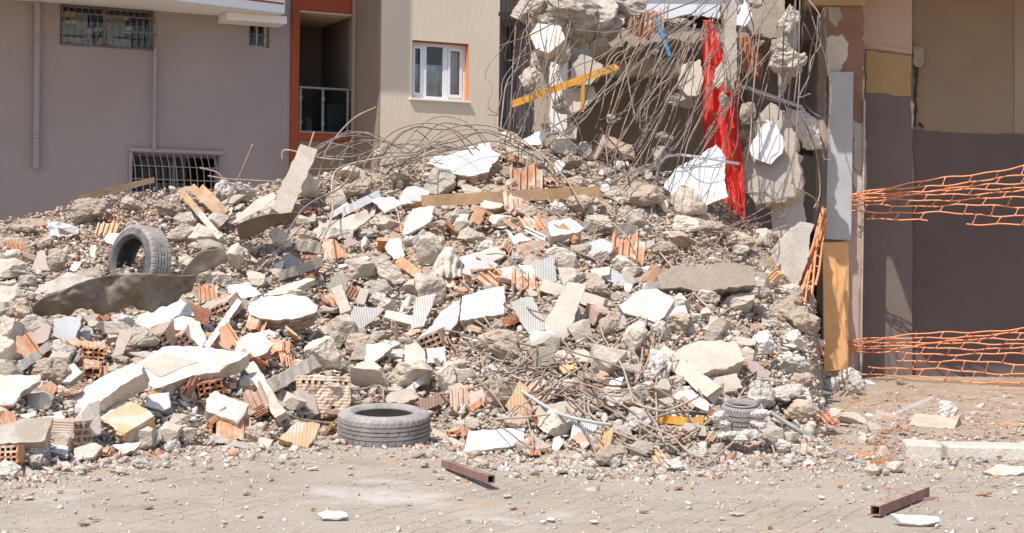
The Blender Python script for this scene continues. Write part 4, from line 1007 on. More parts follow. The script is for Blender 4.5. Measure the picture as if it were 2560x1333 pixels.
for k in range(14):
    u = w3[0] - .01 + (w3[1] - w3[0] + .02) * k / 13; ps = [Vector((u, -.03, w3[3])), Vector((u + .03, -.12, w3[3] - .25)), Vector((u + .05, -.16, w3[2] - .02))]
    tube(catmull(ps, 4), .008, 5, V=V, Fc=Fc)
for t, y in ((.68, -.09), (.35, -.135), (.02, -.16)):
    z = w3[2] + (w3[3] - w3[2]) * t; tube([Vector((w3[0], -.005, z)), Vector((w3[0] + .01, y, z)), Vector((w3[1] + .03, y, z)), Vector((w3[1] + .05, -.005, z))], .008, 5, V=V, Fc=Fc)
mk('window_grille', V, Fc, pip, parent=f3, local=True)
LB('trim_box', [(uv(321,375)[0], uv(556,375)[0], -.07, -.003, w3[3] + .02, w3[3] + .075), (uv(321,400)[0], uv(329,400)[0], -.05, -.003, w3[2], w3[3] + .018)], pip, GB)
def drain(px, y0, y1, r):
    a, b = uv(px, y0, -.08), uv(px, y1, -.08); V, Fc = tube([Vector((a[0], -.08, b[1])), Vector((a[0], -.08, a[1]))], r, 14)
    mk('drainpipe', V, Fc, pip, parent=GB, local=True, smooth=False)
    return a[0], b[1], a[1]
u_, z0, z1 = drain(96, -200, 424, .052); LB('pipe_clip', [(u_ - .065, u_ + .065, -.15, -.003, z, z + .025) for z in (z0 + .5, z0 + 2.0)], pip, GB)
u_, z0, z1 = drain(388, 122, 376, .03)
# ---- beige building
q0 = A0.copy()
BB = thing('apartment_building', q0, 'beige apartment building with orange framed balcony and white three part window', 'building', rz=AN)
uo0, uo1, uo2, uo3 = u1 + .004, uv(745,200)[0], uv(882,200)[0], uv(952,200,-1.25)[0]
YF = -1.25
LB('corner_post', [(uo0, uo1, -.06, .3, 0, 12)], ora, BB)
zb0, zb1 = uv(810, 32)[1], uv(810, 335)[1]
LB('balcony_beam', [(uo1 + .003, uo2 - .003, -.05, 1.6, zb0, zb0 + .5)], ora, BB)
LB('balcony_soffit', [(uo1 + .003, uo2 - .003, -.045, 1.6, zb0 - .02, zb0 - .003)], bwm, BB)
LB('balcony_sill', [(uo1 + .003, uo2 - .003, -.05, .2, zb1 - .12, zb1 + .03)], ora, BB)
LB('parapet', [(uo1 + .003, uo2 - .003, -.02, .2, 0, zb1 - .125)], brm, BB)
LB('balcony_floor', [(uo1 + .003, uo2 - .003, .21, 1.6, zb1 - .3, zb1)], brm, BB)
rcs = wallmat('recess_shade', (.17,.13,.10), (.15,.11,.085))  # darker brown puts the shade of the balcony recess into the colour
LB('recess_shade_panel', [(uo2 - .012, uo2 - .002, .22, 1.61, 0, 12)], rcs, BB)  # added dark panel over the side wall, for recess shade
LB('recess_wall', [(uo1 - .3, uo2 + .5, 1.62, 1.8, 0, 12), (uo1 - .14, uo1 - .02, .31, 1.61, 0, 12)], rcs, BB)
dz0 = zb1 + .02
bd = LB('balcony_door', [(uo1 + .05, uo1 + .42, 1.58, 1.615, dz0, dz0 + 2.05)], grl, BB); LB('pane', [(uo1 + .10, uo1 + .37, 1.565, 1.578, dz0 + .1, dz0 + 1.95)], gld, bd)
zr0, zr1 = uv(810,330)[1], uv(810,219)[1]
LB('handrail', [(uo1 + .004, uo2 - .03, -.04, .02, zr1 - .035, zr1)], alu, BB, .008)
for px in (750, 806, 868):
    u = uv(px, 270)[0]; pr_ = LB('railing_post', [(u - .018, u + .018, -.03, .006, zr0, zr1 - .037)], alu, BB); LB('glass_clip', [(u - .03, u + .03, -.035, -.031, zr0 + .12, zr0 + .17), (u - .03, u + .03, -.035, -.031, zr1 - .22, zr1 - .17)], alu, pr_)
for a, b in ((750, 806), (806, 868)):
    LB('balustrade_glass', [(uv(a,270)[0] + .025, uv(b,270)[0] - .025, -.016, -.008, zr0 + .03, zr1 - .06)], gld, BB)
LB('balcony_sill_trim', [(uo1 + .004, uo2 - .004, -.06, -.051, zr0 - .03, zr0)], alu, BB)
sb = LB('storage_box', [(uv(812,300,.5)[0], uv(860,300,.5)[0], .4, .8, zb1 + .003, zb1 + .55)], blu, None, .02); sb.location = A0; sb.rotation_euler = (0, 0, AN); tag(sb, 'blue plastic storage box behind the balcony glass', 'box')
sb = LB('white_bag', [(uv(756,300,.5)[0], uv(772,300,.5)[0], .3, .5, zb1 + .003, zb1 + .3)], cor, None, .04); sb.location = A0; sb.rotation_euler = (0, 0, AN); tag(sb, 'small pale bag behind the left balcony glass', 'bag')
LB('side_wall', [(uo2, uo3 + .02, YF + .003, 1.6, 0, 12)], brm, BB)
V, Fc = tube([Vector((uo2 - .03, -.14, 0)), Vector((uo2 - .03, -.14, 11))], .045, 12); mk('drainpipe', V, Fc, brm, parent=BB, local=True)
wb = (uv(1030,170,YF)[0], uv(1172,170,YF)[0], uv(1100,249,YF)[1], uv(1100,105,YF)[1])
ue = uv(1248,150,YF)[0]
WH('front_wall', uo3 - .0, ue, -.1, 12, [wb], YF, YF + .22, bwm, BB)
LB('end_wall', [(ue - .2, ue - .001, YF + .225, 6, 0, 12)], bwm, BB)
LB('window_reveal', [(wb[1] - .012, wb[1] - .002, YF + .004, YF + .219, wb[2] + .002, wb[3] - .002)], orl, BB)
LB('window_reveal', [(wb[0] + .002, wb[1] - .014, YF + .004, YF + .219, wb[3] - .014, wb[3] - .002)], ora, BB)
LB('window_sill', [(wb[0] - .05, wb[1] + .02, YF - .06, YF + .2, wb[2] - .035, wb[2] - .002)], fas, BB, .004)
wi = (wb[0] + .003, wb[1] - .014, wb[2] + .002, wb[3] - .016)
ml = [uv(1060,170,YF+.15)[0], uv(1112,170,YF+.15)[0]]
fb = window(BB, wi, YF + .13, upv, gls, [(ml[0], .075), (ml[1], .085)], .055)
for a, b in ((wi[0] + .056, ml[0] - .04), (ml[1] + .045, wi[1] - .056)):
    V, Fc = lattice([a, a + .045, b - .045, b], [wi[2] + .056, wi[2] + .105, wi[3] - .105, wi[3] - .056], lambda i, j: not (i == 1 and j == 1), YF + .118, YF + .129); mk('sash', V, Fc, upv, parent=BB, local=True)
def drape(u0, u1_, y, v0, v1, mat, n, name='curtain_drape'):
    V, Fc = [], []
    for k in range(81):
        u = u0 + (u1_ - u0) * k / 80
        for z in (v0, v1): V.append((u, y + .014 * math.sin(k / 80 * n * 6.28) + .004 * math.sin(k * 1.7), z))
    for k in range(80): Fc.append((2*k, 2*k+2, 2*k+3, 2*k+1))
    return mk(name, V, Fc, mat, parent=BB, local=True, smooth=True)
drape(ml[1] + .02, wi[1], YF + .225, wi[2] - .1, wi[3], crs, 7); drape(wi[0], ml[1], YF + .235, wi[2] - .1, wi[3] - .35, cor, 9)
LB('room_shell', [(wi[0] - .1, wi[1] + .4, YF + 1.5, YF + 1.6, 0, 11)], brd, BB)
# ---- things behind the gap right of the beige house
RB = thing('rear_building', P(1330, 630, 33), 'shaded brown building glimpsed behind the black bars', 'building')
def WB(name, x0, x1, y0, y1, d0, d1, mat, parent=None, bev=0, lab=None, cat=None, jag=None):
    """box seen between photo columns x0..x1 and rows y0 (top)..y1 (bottom) at depth d0, running back to d1"""
    a, b = PW(x0, y1, d0), PW(x1, y0, d0); L = (a.x, b.x, a.y, a.y + (d1 - d0), a.z, b.z)
    V, Fc = boxes([L]); V = [Vector(v) for v in V]
    o = mk(name, V, Fc, mat, parent=parent)
    if bev: q = o.modifiers.new('bevel', 'BEVEL'); q.width = bev; q.segments = 2
    if lab: tag(o, lab, cat)
    return o
WB('wall', 1150, 1700, -300, 760, 33, 34, brm, RB); WB('balcony_slab', 1252, 1330, 32, 48, 31.8, 33, grl, RB); WB('window', 1262, 1284, 60, 200, 32.9, 33, dark, RB); WB('window', 1290, 1316, 190, 330, 32.9, 33, gwm, RB)
FE = thing('metal_fence', P(1290, 630, 24), 'tall black metal bars between the beige house and the wreck', 'fence')
for k in range(9):
    x = 1250 + k * 11; WB('bar', x, x + 4, -120, 420, 24, 24.03, blk, FE)
WB('rail', 1246, 1345, 32, 40, 23.96, 23.99, blk, FE); WB('rail', 1246, 1345, 345, 352, 23.96, 23.99, blk, FE)
WB('bar', 1246, 1268, 90, 420, 24.1, 24.2, blk, FE)
# ---- wrecked building
wr1 = wallmat('wreck_wall', (.46,.38,.295), (.38,.31,.235), .6, 40); wr2 = wallmat('wreck_lintel', (.78,.73,.65), (.72,.67,.59), .3, 50); wr3 = wallmat('wreck_grey', (.31,.28,.27), (.25,.225,.22), .4, 50)
WK = thing('wrecked_building', P(1650, 630, 18), 'torn open remains of the demolished building with dark rooms', 'building')
def ragged(name, px, d, th, mat, parent, amp=.04, step=.07, seed=5, e=90, a=0):
    pts = [PW(x, y, d) for x, y in px]; n = Vector((0, -1, 0))
    if not area_ccw(pts, n): pts = pts[::-1]
    ring = dens(pts, step, amp, n, seed); V, Fc, fm = prism(ring, n, [(0, 0), (.02, -.006), (th * .5, .01), (th, 0)] if th > .05 else [(0, 0), (th, 0)], .02 if th > .05 else 0, seed); return mk(name, V, Fc, [mat, cdk], fm, parent)
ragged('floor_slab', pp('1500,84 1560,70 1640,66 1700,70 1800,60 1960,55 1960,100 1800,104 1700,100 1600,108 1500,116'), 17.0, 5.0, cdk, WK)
WB('room_wall', 1330, 2200, 60, 760, 21.2, 21.4, wr1, WK)
WB('lintel', 1425, 1722, 108, 186, 18.6, 18.9, wr2, WK, .01)
WB('partition_wall', 1425, 1900, 188, 560, 19.3, 19.5, wr1, WK)
WB('partition_wall', 1396, 1420, 100, 560, 17.9, 19.2, wr2, WK)
ragged('door_jamb', pp('1374,160 1398,158 1400,330 1376,336'), 17.0, .3, fas, WK, .01)
WB('upper_wall', 1560, 1960, -200, 36, 17.9, 18.1, fas, WK)
WB('upper_floor', 1330, 2060, -300, -60, 16.8, 21, cdk, WK)
WB('grey_wall', 1866, 2075, 105, 700, 18.4, 18.6, wr3, WK); WB('grey_panel', 2003, 2066, 8, 100, 17.7, 17.9, gwm, WK)
WB('void', 2000, 2066, 330, 760, 17.6, 18.3, dark, WK)  # solid near-black box, its colour standing in for shade inside the opening
WB('side_wall', 2056, 2066, -200, 980, 17.35, 21.2, wr3, WK)
br_ = lattice(cellgrid(11, 1.05, .02), cellgrid(3, .24, .02), lambda i, j: not (i % 2 and j % 2), 0, .2, .02, 4)
o = mk('brick_remnant', br_[0], br_[1], trp, parent=WK, local=True); o.location = PW(1450, 400, 17.6) - WK.location
# ---- right building: wall, pillar, paint, overhang
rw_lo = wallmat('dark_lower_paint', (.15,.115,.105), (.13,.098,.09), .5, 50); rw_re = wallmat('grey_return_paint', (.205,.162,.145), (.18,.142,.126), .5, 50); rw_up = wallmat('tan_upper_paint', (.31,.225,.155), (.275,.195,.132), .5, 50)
cre = wallmat('cream_paint', (.56,.41,.325), (.51,.37,.29), .3, 50); och = wallmat('ochre_patch', (.46,.31,.16), (.41,.27,.135), .4, 30, 4); pil = M('pillar_plaster', (.56,.42,.35), (.47,.34,.275), 5, .7, 50, rnd=0, patch=.25, patch_c=(.42,.36,.30))
RW = thing('apartment_building', P(2400, 930, 17.2), 'right hand building with two tone wall behind the orange netting', 'building')
WB('wall', 2150, 4600, -260, 1100, 17.30, 17.6, rw_up, RW)
def painted(name, px, d, th, mat, seed, amp=.012, step=.08): return ragged(name, px, d, th, mat, RW, amp, step, seed)
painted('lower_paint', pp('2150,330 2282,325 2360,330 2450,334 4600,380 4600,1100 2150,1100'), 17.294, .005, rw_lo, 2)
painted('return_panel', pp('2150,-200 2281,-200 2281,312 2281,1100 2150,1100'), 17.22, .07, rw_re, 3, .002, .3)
painted('cream_paint', pp('2150,-200 2280,-200 2280,136 2168,122 2150,122'), 17.214, .005, cre, 4, .003)
painted('ochre_patch', pp('2166,126 2279,140 2277,240 2240,240 2210,232 2166,232'), 17.213, .006, och, 6, .008)
LB_ = painted('ledge', pp('2170,110 2279,126 2279,134 2170,118'), 17.20, .012, cre, 7, .002)
painted('wall_strip', pp('2536,-200 4600,-200 4600,374 2536,332'), 17.29, .006, wallmat('tan_strip_paint', (.36,.27,.19), (.33,.24,.17)), 8, .002, .4)
painted('broken_hole', pp('2284,118 2312,116 2310,150 2306,168 2292,168 2284,160'), 17.2185, .004, cdk, 9, .01, .04)
painted('crack', pp('2282,165 2296,168 2293,210 2290,250 2293,262 2291,300 2290,318 2284,316 2287,262 2284,240 2288,200'), 17.2165, .004, dark, 10, .012, .05)
painted('crack', pp('2297,304 2310,316 2308,324 2296,314'), 17.2155, .004, dark, 11, .008, .03)
painted('ragged_rim', pp('2277,250 2286,262 2284,300 2281,322 2277,322'), 17.2125, .004, cre, 12, .01, .04)
ragged('pillar', pp('2062,-260 2160,-260 2160,300 2166,470 2156,560 2158,700 2156,960 2058,960 2056,800 2060,650 2052,520 2060,440 2054,330 2062,250'), 16.8, .42, pil, RW, .012, .12, 13)
painted('brown_plaster', pp('2063,-250 2159,-250 2159,300 2148,330 2130,300 2100,330 2066,310'), 16.795, .006, wallmat('brown_upper_plaster', (.32,.185,.125), (.26,.145,.095), .7, 50, 3), 19, .02, .06)  # browner coat over the upper part of the pillar
painted('broken_plaster', pp('2066,95 2105,85 2122,110 2116,150 2095,185 2066,190'), 16.79, .02, con, 14, .02, .05)
painted('broken_plaster', pp('2132,300 2158,310 2164,380 2150,430 2136,420'), 16.785, .02, con, 15, .02, .05)
painted('broken_plaster', pp('2132,432 2150,440 2160,470 2136,490'), 16.786, .02, pale, 17, .02, .05)
painted('broken_plaster', pp('2068,16 2098,18 2106,40 2090,70 2072,50'), 16.788, .02, cdk, 16, .02, .05)
WB('corner_bead', 2154, 2160, 250, 935, 16.74, 16.80, pale, RW)
WB('lintel_beam', 2020, 2166, -60, 12, 16.72, 17.1, och, RW)
# unseen floor above, sized to shade the wall; its left edge throws the slanting light line
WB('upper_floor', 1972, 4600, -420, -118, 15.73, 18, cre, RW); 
a_ = P(1968, 630, 17); WBx = boxes([(a_.x, a_.x + 12, 15.15, 15.725, 4.42, 6.0)]); mk('upper_balcony', [Vector(v) for v in WBx[0]], WBx[1], cre, parent=RW)
# boards fixed to the pillar
def board(px, d, th, mat, name, lab):
    pts = [PW(x, y, d) for x, y in px]; n = Vector((0, -1, 0))
    if not area_ccw(pts, n): pts = pts[::-1]
    V, Fc, fm = prism(pts, n, [(0, .004), (.004, 0), (th, 0)], 0); o = mk(name, V, Fc, mat); return tag(o, lab, 'board')
wbd = M('whitewashed_board', (.50,.485,.475), (.44,.425,.415), 3, .15, 40, rnd=0, patch=.1, patch_c=(.5,.48,.45)); obd = M('orange_board', (.84,.47,.205), (.80,.44,.19), 3, .1, 40, rnd=0)
board(pp('2075,180 2134,179 2128,601 2064,598'), 16.68, .05, wbd, 'white_board', 'long whitish board fixed upright on the upper half of the pillar')
board(pp('2057,606 2122,604 2121,924 2060,930'), 16.72, .04, obd, 'orange_board', 'plain orange board standing below the whitish board on the pillar')
# ------------------------------------------------------------------ hanging concrete
def hang(px, d, th, e, a, m1, m2, nm, lab, cat='concrete piece', **k): return slab(nm, pp(px), th, e, a, m1, m2, lab, cat, d=d, amp=.022, step=.06, **k)
hgm = M('weathered_concrete', (.50,.43,.36), (.37,.31,.25), 1.6, 1.0, 8, speck=.5, dust=.2, vs=9)
hgs = M('weathered_slab', (.52,.455,.39), (.41,.35,.29), 6, 1.0, 35, speck=.4, dust=.2)
BIG = thing('hanging_concrete_lump', P(1930, 400, 16.0), 'big concrete lump with a white face hanging right of the red curtain', 'concrete piece')
def part_slab(nm, px, d, th, e, a, m1, m2, amp, seed): 
    pts, n = poly_world(pp(px), e, a, d, 0, th)
    if not area_ccw(pts, n): pts = pts[::-1]
    V, Fc, fm = prism(dens(pts, .05, amp, n, seed), n, [(0,0),(.012,-.006),(th*.4,-.03),(th*.8,.01),(th,.05)] if th > .1 else [(0,0),(th,.006)], min(.025, th*.3), seed); return mk(nm, V, Fc, [m1, m2], fm, BIG)
part_slab('concrete_body', '1856,470 1862,400 1885,310 1915,268 1940,262 1968,290 1985,340 1995,400 2003,470 1960,505 1890,512', 16.0, .38, 80, -12, hgs, con, .02, 3)
part_slab('white_face', '1873,372 1898,326 1918,300 1938,306 1949,330 1962,356 1955,384 1926,412 1898,402 1880,392', 15.94, .02, 80, -12, whc, pale, .008, 4)
for x, y, w_, h_ in ((2015,320,78,100),(2035,345,50,60),(1985,300,50,60)): auto(lump('w', x, y, w_, h_, d=16.35), 'whitish crumbly mortar lump', 'lump', x, y, 'lumps stuck to hanging rods', 'hanging')
hang('1925,492 2012,480 2016,562 1990,590 1932,596', 16.1, .3, 84, -8, hgs, hgs, 'broken_column', 'grey broken column stub under the hanging lump with white face')
hang('1945,690 1948,600 1978,572 2002,554 2036,562 2022,640 1996,712 1960,735', 14.9, .25, 72, 10, hgs, pale, 'concrete_block', 'upright concrete block at the foot of the dark opening')
hang('1325,85 1345,58 1400,66 1412,98 1372,132 1340,122', 15.7, .16, 68, -6, W_ if False else whi, con, 'plastered_chunk', 'hanging chunk with pale bluish plaster face at upper middle')
hang('1425,210 1430,165 1455,136 1472,141 1508,166 1490,196 1475,212', 15.9, .12, 80, 6, bei, hgs, 'concrete_piece', 'beige hanging slab above the orange plank')
hang('1400,278 1405,225 1480,214 1492,240 1462,270 1430,282', 15.95, .12, 80, 0, bei, hgs, 'concrete_piece', 'beige hanging slab below the orange plank')
hang('1404,342 1430,304 1442,320 1440,348', 16.0, .1, 80, 0, bei, hgs, 'concrete_piece', 'small pointed beige slab low at the left of the dark room')
hang('1698,212 1704,162 1750,150 1758,200 1742,240 1718,238', 15.7, .14, 78, 8, bei, hgs, 'concrete_piece', 'beige hanging slab just left of the red curtain')
hang('1784,214 1790,172 1808,152 1822,170 1810,205 1795,220', 15.6, .12, 80, -8, bei, hgs, 'concrete_piece', 'small beige slab over the curtain top')
hang('1803,10 1836,0 1842,120 1836,220 1818,228 1810,120', 15.8, .2, 86, 0, hgs, hgs, 'broken_column', 'narrow pale concrete column above the red curtain')
hang('1826,60 1866,-10 1880,40 1862,66', 15.85, .03, 84, 0, fas, pale, 'plaster_shard', 'white plaster point hanging at the top beside the narrow column', cat='shard')
hang('1848,108 1870,98 1885,104 1908,108 1900,116 1850,116', 16.3, .03, 84, 0, whc, pale, 'plaster_shard', 'jagged white plaster strip right of the narrow column', cat='shard')
hang('1570,42 1620,-10 1960,-10 1958,30 1880,44 1760,40 1660,48', 16.9, .08, 88, 0, wallmat('pale_blue_plaster', (.70,.72,.75), (.64,.66,.69)), pale, 'plaster_sheet', 'pale bluish plaster wall strip along the top of the view')
hang('1950,250 1945,60 1975,10 2000,60 1990,130 1975,200', 16.0, .12, 86, 0, hgs, hgs, 'concrete_piece', 'ragged vertical concrete strip hanging right of the curtain')
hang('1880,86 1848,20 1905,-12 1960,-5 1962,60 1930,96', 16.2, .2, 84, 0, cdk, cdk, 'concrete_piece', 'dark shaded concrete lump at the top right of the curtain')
for k, x, y, w_, h_, d in (('w',1415,20,170,90,15.9),('c',1480,30,130,90,16.1),('w',1380,60,110,80,15.95),('w',1452,75,110,90,16.0),('c',1520,70,90,70,16.2),('c',1560,20,110,60,16.3),('w',1345,10,60,50,15.9),('w',1326,196,58,62,15.7),('w',1352,150,50,70,15.9),('c',1500,110,60,50,16.2),('w',1625,40,44,40,16.4),('w',1600,55,60,26,16.6),('w',1700,60,60,30,16.6),
      ('w',1662,345,48,26,15.6),('w',1530,297,30,24,15.6),('w',1690,250,52,36,15.7),('c',1715,255,40,30,15.8),('w',1640,130,18,18,15.7),('w',1968,155,96,52,15.8),('w',1958,118,56,60,15.9),('w',1975,50,56,70,15.9),('w',1985,170,50,44,15.8),('c',1810,250,30,40,15.9),('c',1870,290,40,70,16.6),('d',1875,330,44,60,16.7),('w',1648,390,40,50,15.4),('w',1880,-2,70,40,15.9),('w',1400,262,36,40,15.9),('c',1395,130,70,60,16.0),('w',1365,318,30,20,15.9),('c',1310,30,60,60,16.3)):
    o = lump(k, x, y, w_, h_, d=d, mat=hgm if k != 'd' else None); auto(o, {'w': 'crumbly grey mortar lump', 'c': 'grey concrete lump', 'd': 'brown lump'}[k] + ' caught in', 'lump', x, y, 'lumps stuck to hanging rods', 'the rods')
for c, x, y, w_ in (('r',1872,120,50),('r',1880,160,56),('o',1635,56,50),('r',1600,62,60),('d',1345,28,30)):
    brick('flat', c, x, y, w_, (80, 10, 20), {1872:'red broken brick hanging under the jagged white strip',1880:'dark red broken brick below the jagged white strip',1635:'orange brick crumbs on the broken floor edge',1600:'reddish brick edge of the broken floor, at left',1345:'small pink brick bit at the top left of the rods'}[x], d=16.4)
bar('orange_plank', (1276,262), (1538,168), 17, 12, ylw, 'orange plank with splintered tip hanging aslant among the rods', 'plank', d0=15.5, d1=15.6, ends=.03, jit=.002)
bar('orange_lath', (1458,200), (1455,280), 9, 6, ylw, 'thin orange lath hanging upright below the orange plank', 'lath', d0=15.85, d1=15.9)
bar('timber_splinter', (1493,100), (1508,130), 6, 5, wod, 'short pale splinter hanging under the broken floor', 'lath', d0=16.2, d1=16.2)
bar('metal_channel', (1850,213), (2004,268), 9, 7, galv, 'straight grey metal channel slanting right of the curtain', 'metal bar', d0=15.6, d1=16.2)
pipe('blue_hose', [(1640,48),(1652,78),(1664,112),(1676,144)], .022, M('sky_blue_plastic', (.10,.30,.52), (.09,.26,.45), 4, .1, 40), 'torn blue hose hanging from the broken floor', 'hose', depths=15.9)
# ------------------------------------------------------------------ traced rods
TR = 'bent steel rods sprawling over the heap'
def trod(s, r=.0075, off=.16, dep=None, m=None, desc='bent rusty steel rod', g=TR, where='', wob=0):
    p = pp(s); o = rod(p, r, m or rebd, off=off, depths=dep, wob=wob); c = p[len(p) // 2]; auto(o, desc, 'steel rod', c[0], c[1], g, where); return o
for s in ('1110,800 1125,855 1155,878 1200,862 1250,850 1350,868 1420,866 1480,835 1515,790','1180,795 1230,830 1320,900 1420,990 1500,1070 1600,1130','1080,985 1150,980 1260,940 1330,895 1390,870','1590,950 1620,900 1640,800 1628,762 1612,820 1600,930 1585,960','1625,900 1660,960 1720,1040 1745,1070',
          '1460,1000 1600,970 1720,945 1760,1000 1800,1040','1470,1000 1480,1040 1560,1090 1680,1110 1790,1040 1850,995 1890,1000 1905,1030 1860,1080 1770,1160 1740,1168','1508,1110 1465,1040 1462,960 1472,905 1530,870 1560,830','1630,885 1700,882 1830,890 1945,888 1850,955','1860,1070 1920,1100 1940,1142','1420,830 1440,822 1490,860 1500,880 1470,900 1455,930',
          '1190,800 1170,790 1100,770 1050,775 1035,785 1040,745','1150,700 1180,730 1215,800 1260,850','1275,640 1285,690 1280,745','1450,690 1560,670 1640,680 1750,700 1760,720 1690,750 1620,770','1700,770 1755,712 1740,690 1790,680','1640,710 1660,760 1690,790','1560,740 1610,760 1600,790 1560,815','1120,860 1100,820 1130,790 1200,770','1480,1085 1520,1100 1620,1140','1400,960 1500,1010 1640,1090 1700,1130','1600,1120 1610,1060 1700,1030 1790,1035',
          '1660,880 1640,960 1640,1060 1600,1100','1360,760 1470,690 1540,620 1590,585 1620,600','1700,590 1760,640 1830,690 1860,770','1870,690 1800,700 1760,715','1320,490 1350,470 1400,540 1440,545','1290,560 1420,620 1560,680','1460,640 1500,560 1550,500','1640,620 1760,760 1800,770','1335,1120 1310,1010 1290,960','1030,935 1040,985 1070,1005','820,965 890,975 950,965 960,1000','700,1030 760,1050 850,1060','540,835 560,870 620,880','960,480 990,520 1010,590 1050,600'): trod(s)
for s, dd in (('560,590 556,540 590,460 612,410 632,360',[14.2]*5),('520,440 570,448 640,452 700,455',[14.6]*4),('700,620 760,520 850,470 880,430 900,390',[13.6,14,14.3,14.4,14.4]),('800,610 830,540 830,460 850,420 950,395 1050,385',[13.4,14,14.4,14.6,14.8,15]),('500,420 540,430 560,450',[14.8]*3),('760,410 785,330',[15,15.1]),('705,400 715,375 800,395 860,400',[15]*4),('1060,420 1065,370 1110,325 1200,312 1290,340 1400,430 1460,520',[14.8,14.9,15,15.1,15,14.6,14]),('640,680 700,620 760,560',[13,13.3,13.6]),('940,268 880,300 820,370 800,430 790,480',[15.2]*5)):
    trod(s, .008, dep=dd, desc='long rusty steel rod', where='standing out')
for s in ('1850,-20 1720,60 1600,160 1500,250 1420,320 1380,350','1790,-20 1680,80 1560,190 1450,275 1360,330','1770,-10 1640,40 1540,80 1440,75','1950,-10 1860,120 1780,220 1700,330 1640,400','1990,-20 1985,120 1972,240 1968,300','2000,-10 1996,150 1985,260','2045,40 2040,120 2015,220 2010,255 2030,280 2058,296','2060,20 2030,110 2020,190','2010,60 2060,160 2066,170','1975,20 1930,120 1850,210 1790,300 1740,420','1800,20 1730,160 1690,280 1650,420 1640,520','1760,60 1700,220 1660,330 1600,430 1560,470','1450,440 1470,520 1468,610','1500,320 1560,400 1580,500 1600,600 1610,640','1700,300 1640,400 1560,440 1520,470','1580,440 1470,390 1380,310 1330,270','1540,20 1560,130 1575,230 1590,300','1330,-10 1290,60 1262,140 1285,150 1350,120','1250,115 1320,90 1380,60','1320,150 1270,200 1255,290 1250,360','1345,210 1300,330 1270,350','1290,60 1282,170 1275,300 1260,360','1420,60 1400,170 1360,240 1330,330','1500,60 1480,160 1460,260 1420,330','1990,470 2040,500 2055,540','2000,180 1990,340 1980,460','2010,300 2040,380 2050,480 2035,520','1960,60 1955,200 1945,300','1900,-20 1800,180 1770,260 1720,360','1840,-20 1740,140 1640,300 1590,380','1840,200 1900,240 1960,260','1600,330 1610,250 1700,170 1740,60'):
    p = pp(s); trod(s, .0068, dep=[15.2 + .4 * math.sin(i * 1.3 + p[0][0]) * .6 for i in range(len(p))], m=R.choice((reb, rel, rel)), desc='grey steel rod hanging in the tangle', g='steel rods hanging from the broken floor')
# procedural hanging rods
HG = 'steel rods hanging from the broken floor'
for k in range(70):
    if k < 46:
        x0, y0 = R.triangular(1500, 1960, 1800), R.uniform(-40, 130); sx = -R.uniform(30, 260)
    elif k < 62: x0, y0 = R.uniform(1270, 1480), R.uniform(-30, 150); sx = -R.uniform(-40, 130)
    else: x0, y0 = R.uniform(1800, 2040), R.uniform(-30, 90); sx = -R.uniform(-10, 60)
    L_ = R.uniform(170, 430); x1, y1 = max(1240, x0 + sx), y0 + L_; q = []
    bow = R.uniform(-45, 45)
    ex = R.uniform(.85, 1.7); kk = R.uniform(4, 13); kx = 0
    for t in (0, .17, .34, .5, .66, .83, 1):
        kx += R.gauss(0, kk); q.append((x0 + (x1 - x0) * t ** ex + bow * math.sin(math.pi * t) + kx, y0 + (y1 - y0) * t + R.uniform(-10, 10)))
    if R.random() < .4: q.append((q[-1][0] + R.choice((-1, 1)) * R.uniform(10, 40), q[-1][1] + R.uniform(-15, 22)))
    d = R.uniform(15.0, 16.4); o = rod(q, R.uniform(.0035, .0065), R.choice((reb, reb, rel)), depths=[d + R.uniform(-.12, .12) - .1 * i for i in range(len(q))], n=5)
    auto(o, 'thin steel rod hanging', 'steel rod', (q[2][0]), q[2][1], HG)
# arcs piled on the crest
for k in range(30):
    xa = R.uniform(700, 1010); xb = xa + R.uniform(140, 420); yb = R.uniform(395, 440); h = R.uniform(10, 105) * (1 if k % 3 else .4); q = []
    for i in range(6):
        t = i / 5; q.append((xa + (xb - xa) * t, yb - h * math.sin(math.pi * t) ** .8 + R.uniform(-11, 11) - 25 * t))
    if R.random() < .35: q = [(q[0][0] + R.uniform(10, 50), q[0][1] - R.uniform(-30, 40))] + q
    d = R.uniform(14.9, 15.9); o = rod(q, R.uniform(.004, .0078), R.choice((reb, reb, rel)), depths=[d + R.uniform(-.15, .15) for _ in q], n=5)
    auto(o, 'rusty rod arching on the crest', 'steel rod', q[2][0], q[2][1], 'steel rods tangled on the crest')
# sprawling short rods on the front slope
for k in range(80):
    x, y = (R.gauss(1450, 130), R.gauss(955, 55)) if k < 45 else ((R.uniform(1250, 1900), R.uniform(440, 1120)) if k < 70 else (R.uniform(1800, 1920), R.uniform(500, 600)))
    a = R.gauss(.25, .5) * R.choice((1, 1, -1)); L_ = R.uniform(60, 210); q = []; b = R.uniform(-30, 30)
    for i in range(5):
        t = i / 4 - .5; q.append((x + L_ * t * math.cos(a) + R.uniform(-5, 5), y + L_ * t * math.sin(a) + b * math.cos(t * 3.1) + R.uniform(-4, 4)))
    q = [(u, min(v, 1150)) for u, v in q]
    o = rod(q, R.uniform(.0045, .008), R.choice((reb, rebd, rebd)), off=R.uniform(.06, .42), n=5); auto(o, 'short rusty rod lying', 'steel rod', x, y, TR)
